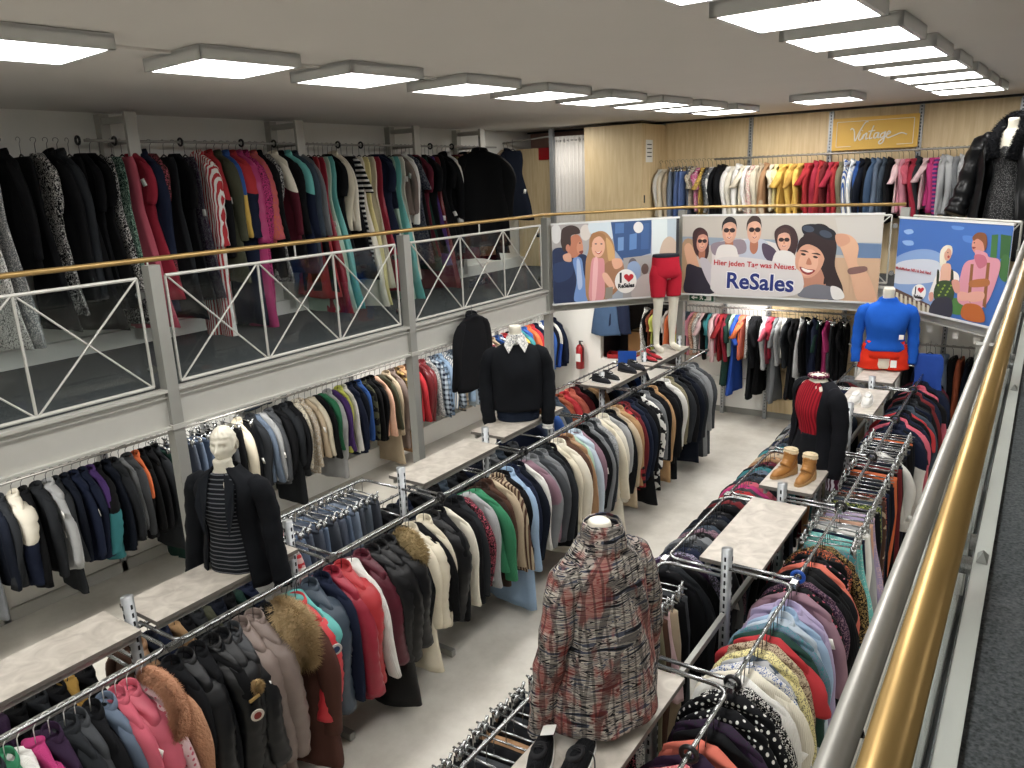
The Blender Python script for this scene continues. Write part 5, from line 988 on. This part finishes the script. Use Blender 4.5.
def face(b, cx, cy, rx, ry, hair, tilt=0, glasses=False, skin='#cf9a80', smile=True, look=0, hairtop=.35):
    b.S([(cx - rx * .4, cy + ry * .5), (cx + rx * .45, cy + ry * .5), (cx + rx * .55, cy + ry * 1.5), (cx, cy + ry * 1.9), (cx - rx * .55, cy + ry * 1.5)], SKd)
    b.E(cx, cy, rx, ry, skin, tilt); b.E(cx + look * rx * .4, cy + ry * .1, rx * .55, ry * .6, '#d9a78c', tilt)
    b.S([(cx - rx * 1.08, cy - ry * .05), (cx - rx * 1.0, cy - ry * .8), (cx - rx * .2, cy - ry * 1.28), (cx + rx * .8, cy - ry * 1.05), (cx + rx * 1.08, cy - ry * .2), (cx + rx * .82, cy - ry * .62), (cx + rx * .1, cy - ry * .82), (cx - rx * .8, cy - ry * .6)], hair)
    ex = rx * .42; ox = look * rx * .25
    if glasses:
        for s in (-1, 1): b.E(cx + ox + s * ex, cy - ry * .12, rx * .4, ry * .2, '#2a1a1c')
        b.shape([(cx + ox - ex, cy - ry * .22), (cx + ox + ex, cy - ry * .22), (cx + ox + ex, cy - ry * .14), (cx + ox - ex, cy - ry * .14)], '#2a1a1c')
    else:
        for s in (-1, 1): b.E(cx + ox + s * ex, cy - ry * .12, rx * .15, ry * .06, '#2c1c18'); b.E(cx + ox + s * ex, cy - ry * .27, rx * .25, ry * .035, '#4a3024')
    b.S([(cx + ox, cy - ry * .05), (cx + ox + rx * .16, cy + ry * .24), (cx + ox - rx * .1, cy + ry * .26)], '#b87e66')
    if smile: b.S([(cx + ox - rx * .3, cy + ry * .44), (cx + ox, cy + ry * .48), (cx + ox + rx * .32, cy + ry * .42), (cx + ox + rx * .1, cy + ry * .58), (cx + ox - rx * .15, cy + ry * .57)], '#8c3a38'); b.S([(cx + ox - rx * .2, cy + ry * .46), (cx + ox, cy + ry * .49), (cx + ox + rx * .22, cy + ry * .45), (cx + ox, cy + ry * .53)], '#efe6df')
def badge_ilr(b, cx, cy, r, s):
    b.E(cx, cy, r, r * 1.03, '#e9e7e2'); b.text('I', cx - r * .62, cy + r * .12, s, '#161820', .006 * s / .2)
    h = []
    for k in range(40): a = 2 * PI * k / 40; h.append((cx + r * .27 + r * .028 * 16 * math.sin(a) ** 3, cy - r * .3 - r * .026 * (13 * math.cos(a) - 5 * math.cos(2 * a) - 2 * math.cos(3 * a) - math.cos(4 * a))))
    b.shape(h, '#b8232c'); b.text('ReSales', cx - r * .72, cy + r * .58, s * .42, '#161820', .004 * s / .2)
# couple banner
b = Banner('couple_banner', 'banner of a dark-haired man and a blonde woman with a round I love badge', (-5.66, 9.28, 0), (-4.4, 10.74, 0), 2.27, 3.36, ((75, 78), (945, 22), (955, 520), (84, 568)))
b.shape([(75, 78), (945, 22), (955, 520), (84, 568)], '#9aa3b0')
b.S([(60, 60), (300, 50), (330, 160), (250, 300), (60, 330)], '#a9a4a2'); b.E(105, 130, 34, 60, '#d3d2d0'); b.E(300, 120, 36, 50, '#cfc8c0'); b.S([(330, 50), (480, 40), (480, 160), (340, 130)], '#c6d2d8')
b.shape([(470, 50), (755, 35), (750, 250), (560, 300), (500, 230)], '#33507c'); b.shape([(500, 60), (560, 58), (560, 120), (500, 125)], '#4a6da0'); b.shape([(600, 130), (650, 120), (650, 220), (600, 230)], '#5b80b4'); b.shape([(520, 150), (560, 145), (560, 230), (520, 235)], '#6a8cba'); b.shape([(680, 60), (735, 55), (735, 220), (680, 225)], '#3d5c8c'); b.E(660, 84, 34, 36, '#d6d3d0')
b.shape([(560, 280), (960, 240), (960, 520), (560, 540)], '#9b9896'); b.E(625, 320, 30, 40, '#5f5a60'); b.S([(590, 330), (640, 300), (680, 340), (670, 430), (610, 440)], '#8aa0c0'); b.E(712, 352, 26, 36, '#5c4a44'); b.S([(640, 450), (700, 390), (770, 400), (800, 530), (630, 540)], '#b5aaa6')
b.shape([(750, 36), (860, 28), (870, 270), (760, 290)], '#c9d2d2'); b.shape([(860, 28), (935, 24), (935, 240), (870, 260)], '#a9b6be'); b.S([(830, 180), (880, 140), (930, 180), (945, 270), (820, 280)], '#bba896'); b.shape([(925, 24), (945, 22), (950, 300), (930, 300)], '#2a2c30')
b.S([(78, 240), (150, 215), (230, 250), (300, 260), (320, 320), (330, 560), (90, 566), (78, 400)], '#1d2b4c'); b.S([(80, 330), (150, 300), (220, 310), (200, 400), (100, 430)], '#27395f'); b.S([(215, 290), (270, 280), (290, 380), (325, 545), (225, 552), (240, 420)], '#6f8fc4'); b.S([(240, 300), (262, 300), (280, 450), (250, 470)], '#a9bbd8')
b.E(228, 205, 50, 74, '#b9785c', 12); b.E(262, 215, 22, 40, '#c98b6e'); b.S([(135, 160), (145, 100), (200, 76), (250, 90), (262, 125), (205, 140), (200, 200), (160, 240), (138, 200)], '#3b2c28'); b.E(262, 185, 6, 4, '#2a1a18'); b.E(182, 216, 14, 22, '#c08068'); b.S([(255, 240), (285, 232), (275, 255)], '#7c3a34'); b.S([(150, 262), (195, 250), (205, 300), (160, 296)], '#d0a088')
b.S([(330, 150), (380, 112), (440, 120), (490, 190), (500, 300), (480, 420), (440, 545), (315, 550), (300, 330), (320, 230)], '#a9805a'); b.S([(440, 150), (485, 200), (500, 290), (460, 300), (445, 220)], '#c9a06c')
b.S([(440, 310), (550, 300), (560, 420), (510, 500), (430, 545), (430, 400)], '#9a6f52'); b.E(386, 208, 45, 68, '#dba98f', 4)
for s in (-1, 1): b.E(388 + s * 19, 190, 8, 4, '#2e3c50')
b.S([(362, 236), (388, 242), (412, 232), (390, 256)], '#b34a44'); b.S([(370, 239), (388, 243), (404, 236), (388, 248)], '#f0e8e2'); b.S([(340, 130), (390, 118), (430, 135), (432, 175), (395, 142), (350, 165), (342, 210), (330, 200)], '#9c6f48')
b.S([(345, 285), (390, 280), (425, 290), (430, 380), (425, 545), (330, 548), (330, 400)], '#d08e92'); b.S([(355, 300), (385, 300), (370, 540), (345, 545)], '#e2b0b0'); b.S([(480, 290), (540, 285), (552, 330), (500, 350)], '#d8a488'); b.S([(415, 380), (450, 380), (500, 460), (480, 480), (430, 430)], '#dcae96'); b.shape([(440, 470), (490, 465), (485, 540), (435, 544)], '#8a8478')
badge_ilr(b, 578, 430, 76, .2); b.done()
# friends banner
b = Banner('friends_banner', 'wide banner of five young friends in sunglasses with large blue shop lettering', (-4.38, 10.84, 0), (-1.72, 10.88, 0), 2.27, 3.38, ((25, 85), (940, 78), (905, 460), (35, 415)))
b.shape([(25, 85), (940, 78), (905, 460), (35, 415)], '#b9b2a8'); b.shape([(25, 170), (935, 200), (930, 265), (27, 200)], '#8d9aa8'); b.shape([(760, 195), (935, 205), (931, 268), (800, 262)], '#5f7796'); b.shape([(700, 262), (931, 266), (908, 460), (640, 450)], '#c3a284'); b.shape([(740, 90), (938, 80), (936, 195), (760, 200)], '#bdb9b2'); b.S([(28, 200), (100, 210), (90, 420), (35, 418)], '#a98a6c')
b.S([(200, 200), (330, 180), (480, 200), (560, 260), (560, 420), (190, 420), (180, 280)], '#cfc9c6'); b.S([(320, 200), (400, 180), (450, 210), (470, 330), (330, 330)], '#b4b9c6'); b.S([(420, 200), (480, 230), (490, 300), (430, 260)], '#4c3f52'); b.S([(175, 205), (240, 190), (330, 185), (340, 240), (260, 250), (190, 250)], '#8c7f88')
face(b, 262, 150, 34, 50, '#211a1c', 4, True, '#c99a84'); face(b, 380, 148, 33, 52, '#3a2a26', 0, True, '#cf9f88', look=.3); b.S([(205, 225), (250, 205), (300, 225), (300, 330), (200, 330)], '#d8d3ce')
b.S([(80, 160), (110, 132), (150, 150), (165, 220), (150, 270), (95, 240)], '#3a2224'); face(b, 130, 195, 28, 42, '#4a2a2a', 8, True, '#c98f7c'); b.S([(40, 215), (75, 205), (120, 300), (125, 355), (90, 350), (60, 290)], '#cfa184'); b.S([(60, 290), (110, 300), (190, 330), (195, 418), (55, 414), (52, 340)], '#23202e'); b.S([(120, 270), (160, 270), (195, 330), (200, 400), (160, 360)], '#b9b4ba')
b.S([(475, 150), (520, 120), (565, 140), (580, 200), (545, 280), (490, 220)], '#3b2628'); face(b, 518, 190, 30, 44, '#46302e', -3, True, '#d0a18c'); b.S([(480, 240), (560, 245), (575, 340), (470, 340)], '#d9d6d2')
b.S([(600, 175), (640, 122), (705, 125), (745, 200), (738, 300), (768, 390), (765, 446), (700, 446), (670, 380), (640, 300), (604, 220)], '#2e1f20'); b.S([(600, 320), (670, 300), (700, 390), (680, 440), (610, 430)], '#b5806a'); b.E(632, 262, 62, 92, '#cf9a80', 14); b.E(625, 285, 42, 60, '#dcaa90', 14)
b.S([(575, 240), (590, 180), (640, 165), (700, 190), (735, 250), (725, 340), (690, 380), (700, 300), (680, 235), (630, 205), (595, 215)], '#2b1c1e'); b.S([(600, 125), (660, 118), (735, 145), (740, 185), (690, 180), (640, 150), (605, 160)], '#1a1a22'); b.E(625, 138, 26, 14, '#3d4656', 10); b.E(700, 160, 28, 15, '#3d4656', 18)
for dx, dy in ((-28, 0), (24, 12)): b.E(632 + dx, 248 + dy, 11, 5, '#2a1614', 14); b.S([(615 + dx, 232 + dy), (640 + dx, 230 + dy), (655 + dx, 240 + dy), (635 + dx, 237 + dy)], '#3a2420')
b.S([(628, 262), (640, 292), (616, 290)], '#b5785f'); b.S([(588, 302), (620, 312), (655, 318), (630, 338), (600, 328)], '#8e3434'); b.S([(596, 306), (622, 315), (646, 320), (625, 328), (604, 320)], '#f1e9e2')
b.S([(745, 165), (800, 165), (835, 210), (830, 290), (870, 330), (905, 440), (900, 458), (830, 455), (800, 330), (770, 240)], '#d2a587'); b.S([(745, 160), (790, 165), (800, 195), (760, 215), (742, 190)], '#c8957a'); b.S([(795, 310), (860, 300), (865, 322), (800, 336)], '#7a5a54'); b.S([(600, 400), (660, 380), (740, 400), (750, 446), (590, 436)], '#6f7078'); b.S([(720, 390), (760, 400), (775, 440), (730, 446)], '#e0ddd8')
b.S([(200, 270), (330, 260), (520, 290), (600, 340), (560, 430), (220, 420), (180, 350)], '#cfcac8')
b.text('Hier jeden Tag was Neues.', 190, 292, .105, '#b8262e', .0022, ang=math.radians(2)); b.text('ReSales', 252, 392, .31, '#e8e8ea', .018, 'white_outline', ang=math.radians(1.2)); b.text('ReSales', 252, 392, .31, '#1c2c72', .0085, 'blue_lettering', ang=math.radians(1.2)); b.done()
# sky banner
b = Banner('sky_banner', 'banner of a white-haired woman and a man in traditional dress under a blue sky', (-1.52, 10.78, 0), (-.28, 9.5, 0), 2.27, 3.34, ((215, 115), (1010, 170), (990, 910), (156, 711)))
b.shape([(215, 115), (1010, 170), (990, 910), (156, 711)], '#3c67ac'); b.S([(190, 380), (400, 330), (560, 380), (600, 560), (480, 740), (170, 640), (160, 480)], '#7f9cc8'); b.S([(185, 430), (380, 400), (540, 430), (520, 560), (170, 560)], '#c4cad4'); b.S([(250, 200), (310, 190), (330, 215), (280, 225)], '#8fb0dc'); b.S([(240, 270), (320, 270), (330, 300), (270, 300)], '#86a8d6'); b.S([(620, 170), (700, 180), (690, 200), (630, 195)], '#5c88c8'); b.S([(700, 240), (780, 250), (770, 290), (710, 280)], '#4f7cc0')
b.shape([(160, 590), (480, 730), (480, 790), (150, 700)], '#5c453c'); b.shape([(160, 640), (480, 760), (470, 820), (150, 710)], '#8a8066')
for k in range(8): x = 190 + k * 38; b.shape([(x, 625 + k * 15), (x + 20, 632 + k * 15), (x + 18, 760 + k * 12), (x - 2, 750 + k * 12)], '#cfc9b4')
b.shape([(885, 235), (925, 230), (925, 400), (885, 390)], '#3e6c3a'); b.shape([(940, 230), (1004, 240), (1000, 420), (945, 400)], '#345e34'); b.S([(640, 690), (720, 700), (740, 800), (640, 790)], '#4c7a3c'); b.S([(960, 380), (1005, 400), (998, 560), (950, 520)], '#3f6a3a')
b.S([(545, 350), (580, 308), (625, 315), (630, 370), (600, 400), (575, 470), (545, 440)], '#ddd6c0'); b.E(600, 372, 26, 44, '#cf9c86', 6); b.E(606, 388, 8, 10, '#a33c3c'); b.E(600, 358, 4, 4, '#2a2024'); b.S([(545, 350), (570, 315), (600, 312), (590, 340), (570, 370), (565, 430), (548, 420)], '#e3dcc8'); b.S([(570, 440), (620, 440), (630, 500), (620, 560), (540, 560), (550, 490)], '#d9a993')
b.S([(520, 520), (550, 490), (545, 570), (500, 660), (475, 700), (470, 650)], '#e2ddd6'); b.S([(635, 490), (680, 510), (690, 560), (650, 570)], '#e2ddd6'); b.S([(470, 650), (500, 640), (505, 690), (480, 705)], '#d49a86'); b.S([(530, 570), (640, 570), (650, 700), (515, 690)], '#33482a'); b.S([(528, 480), (545, 500), (540, 590), (525, 590)], '#26301f'); b.S([(630, 480), (648, 500), (650, 600), (632, 590)], '#26301f')
for k in range(12): b.E(540 + (k * 37) % 100, 590 + (k * 23) % 90, 7, 7, '#8aa23c')
b.S([(520, 690), (640, 690), (640, 830), (480, 800)], '#33323c')
b.E(812, 300, 48, 68, '#c98a78', 5); b.S([(765, 250), (800, 218), (850, 230), (862, 300), (850, 345), (835, 290), (800, 262), (775, 275)], '#7a4a2c'); b.E(780, 290, 5, 4, '#241a1a'); b.S([(768, 318), (792, 322), (776, 334)], '#8a3a34'); b.E(772, 306, 8, 12, '#d09684')
b.S([(790, 340), (860, 360), (880, 390), (945, 410), (950, 500), (900, 700), (840, 760), (700, 720), (690, 620), (710, 470), (740, 420), (790, 400)], '#cf8f9c'); b.S([(785, 380), (850, 380), (870, 440), (820, 470)], '#b76678'); b.shape([(765, 440), (785, 440), (780, 720), (758, 700)], '#8a5a34'); b.shape([(870, 430), (890, 430), (885, 760), (862, 740)], '#8a5a34'); b.S([(770, 560), (880, 545), (890, 595), (775, 605)], '#a8683a'); b.S([(755, 650), (860, 640), (860, 700), (770, 710)], '#d8a090'); b.S([(690, 640), (760, 650), (765, 700), (700, 700)], '#d8a090'); b.S([(640, 560), (690, 560), (700, 640), (665, 640)], '#cf9484'); b.S([(740, 730), (850, 745), (880, 860), (730, 830)], '#b4622c')
b.text('ModeMarken NEU & 2nd Hand', 190, 462, .05, '#b02a34', .0012, ang=0); badge_ilr(b, 390, 638, 58, .125); b.done()
# gold sign
t = thing('vintage_sign', 'gold sign with thin white frame and handwritten white lettering on the wooden wall', 'sign', (-2.17, 12.36, 4.43)); solid('gold_board', '#e0b552', .5, 0, 3, .05)
MB().box(-.56, .56, -.015, .015, -.22, .22).obj('board', 'gold_board', t)
b = MB(); e = -.018
for p, q in (((-.5, .17), (.5, .17)), ((.5, .17), (.5, -.1)), ((-.5, .17), (-.5, -.17)), ((-.5, -.17), (-.3, -.17)), ((.5, -.1), (.5, -.17)), ((.5, -.17), (.3, -.17))): b.tube([(p[0], e, p[1]), (q[0], e, q[1])], .004, 6)
b.obj('white_frame_line', 'paper', t)
strokes = [[(-.30, .04), (-.28, .06), (-.25, .02), (-.235, -.1), (-.19, .0), (-.12, .12), (-.08, .13)], [(-.17, -.0), (-.19, -.07), (-.165, -.09), (-.13, -.03)], [(-.13, -.02), (-.14, -.08), (-.12, -.03), (-.09, -.01), (-.1, -.08), (-.07, -.07)], [(-.01, .08), (-.05, -.04), (-.05, -.08), (-.02, -.07)], [(-.07, .01), (.01, .02)], [(.05, -.01), (.01, -.02), (-.0, -.07), (.03, -.07), (.06, -.01), (.05, -.07), (.07, -.07)], [(.13, -.01), (.09, -.03), (.08, -.07), (.12, -.06), (.14, -.0), (.12, -.12), (.08, -.15), (.07, -.12), (.15, -.06)], [(.15, -.05), (.2, -.02), (.18, .0), (.155, -.04), (.17, -.08), (.24, -.06), (.33, -.03), (.4, -.05)]]
b = MB()
for s_ in strokes: b.tube([(p[0] * 1.05, e, p[1] * 1.1 + .01) for p in cr(s_, 6)], .009, 6)
b.tube([(-.16, e, .035), (-.155, e, .045)], .01, 6)
b.obj('handwritten_lettering', 'paper', t, True)
# reflection of a shop sign, painted as mirrored letters at the glass
c = bpy.data.curves.new('lettering_reflection', 'FONT'); c.body = 'ReSales'; c.size = .17; c.extrude = .0008; c.offset = .003; solid('reflection_dark', '#1c2330', .5); o = txt2mesh('lettering_reflection', c, 'reflection_dark'); o.rotation_euler = (PI / 2, 0, -PI / 2); o.location = (-5.84, 8.1, 2.72); tag(o, 'painted dark reflection of shop lettering on the third glass bay', 'lettering')
finish_labels()
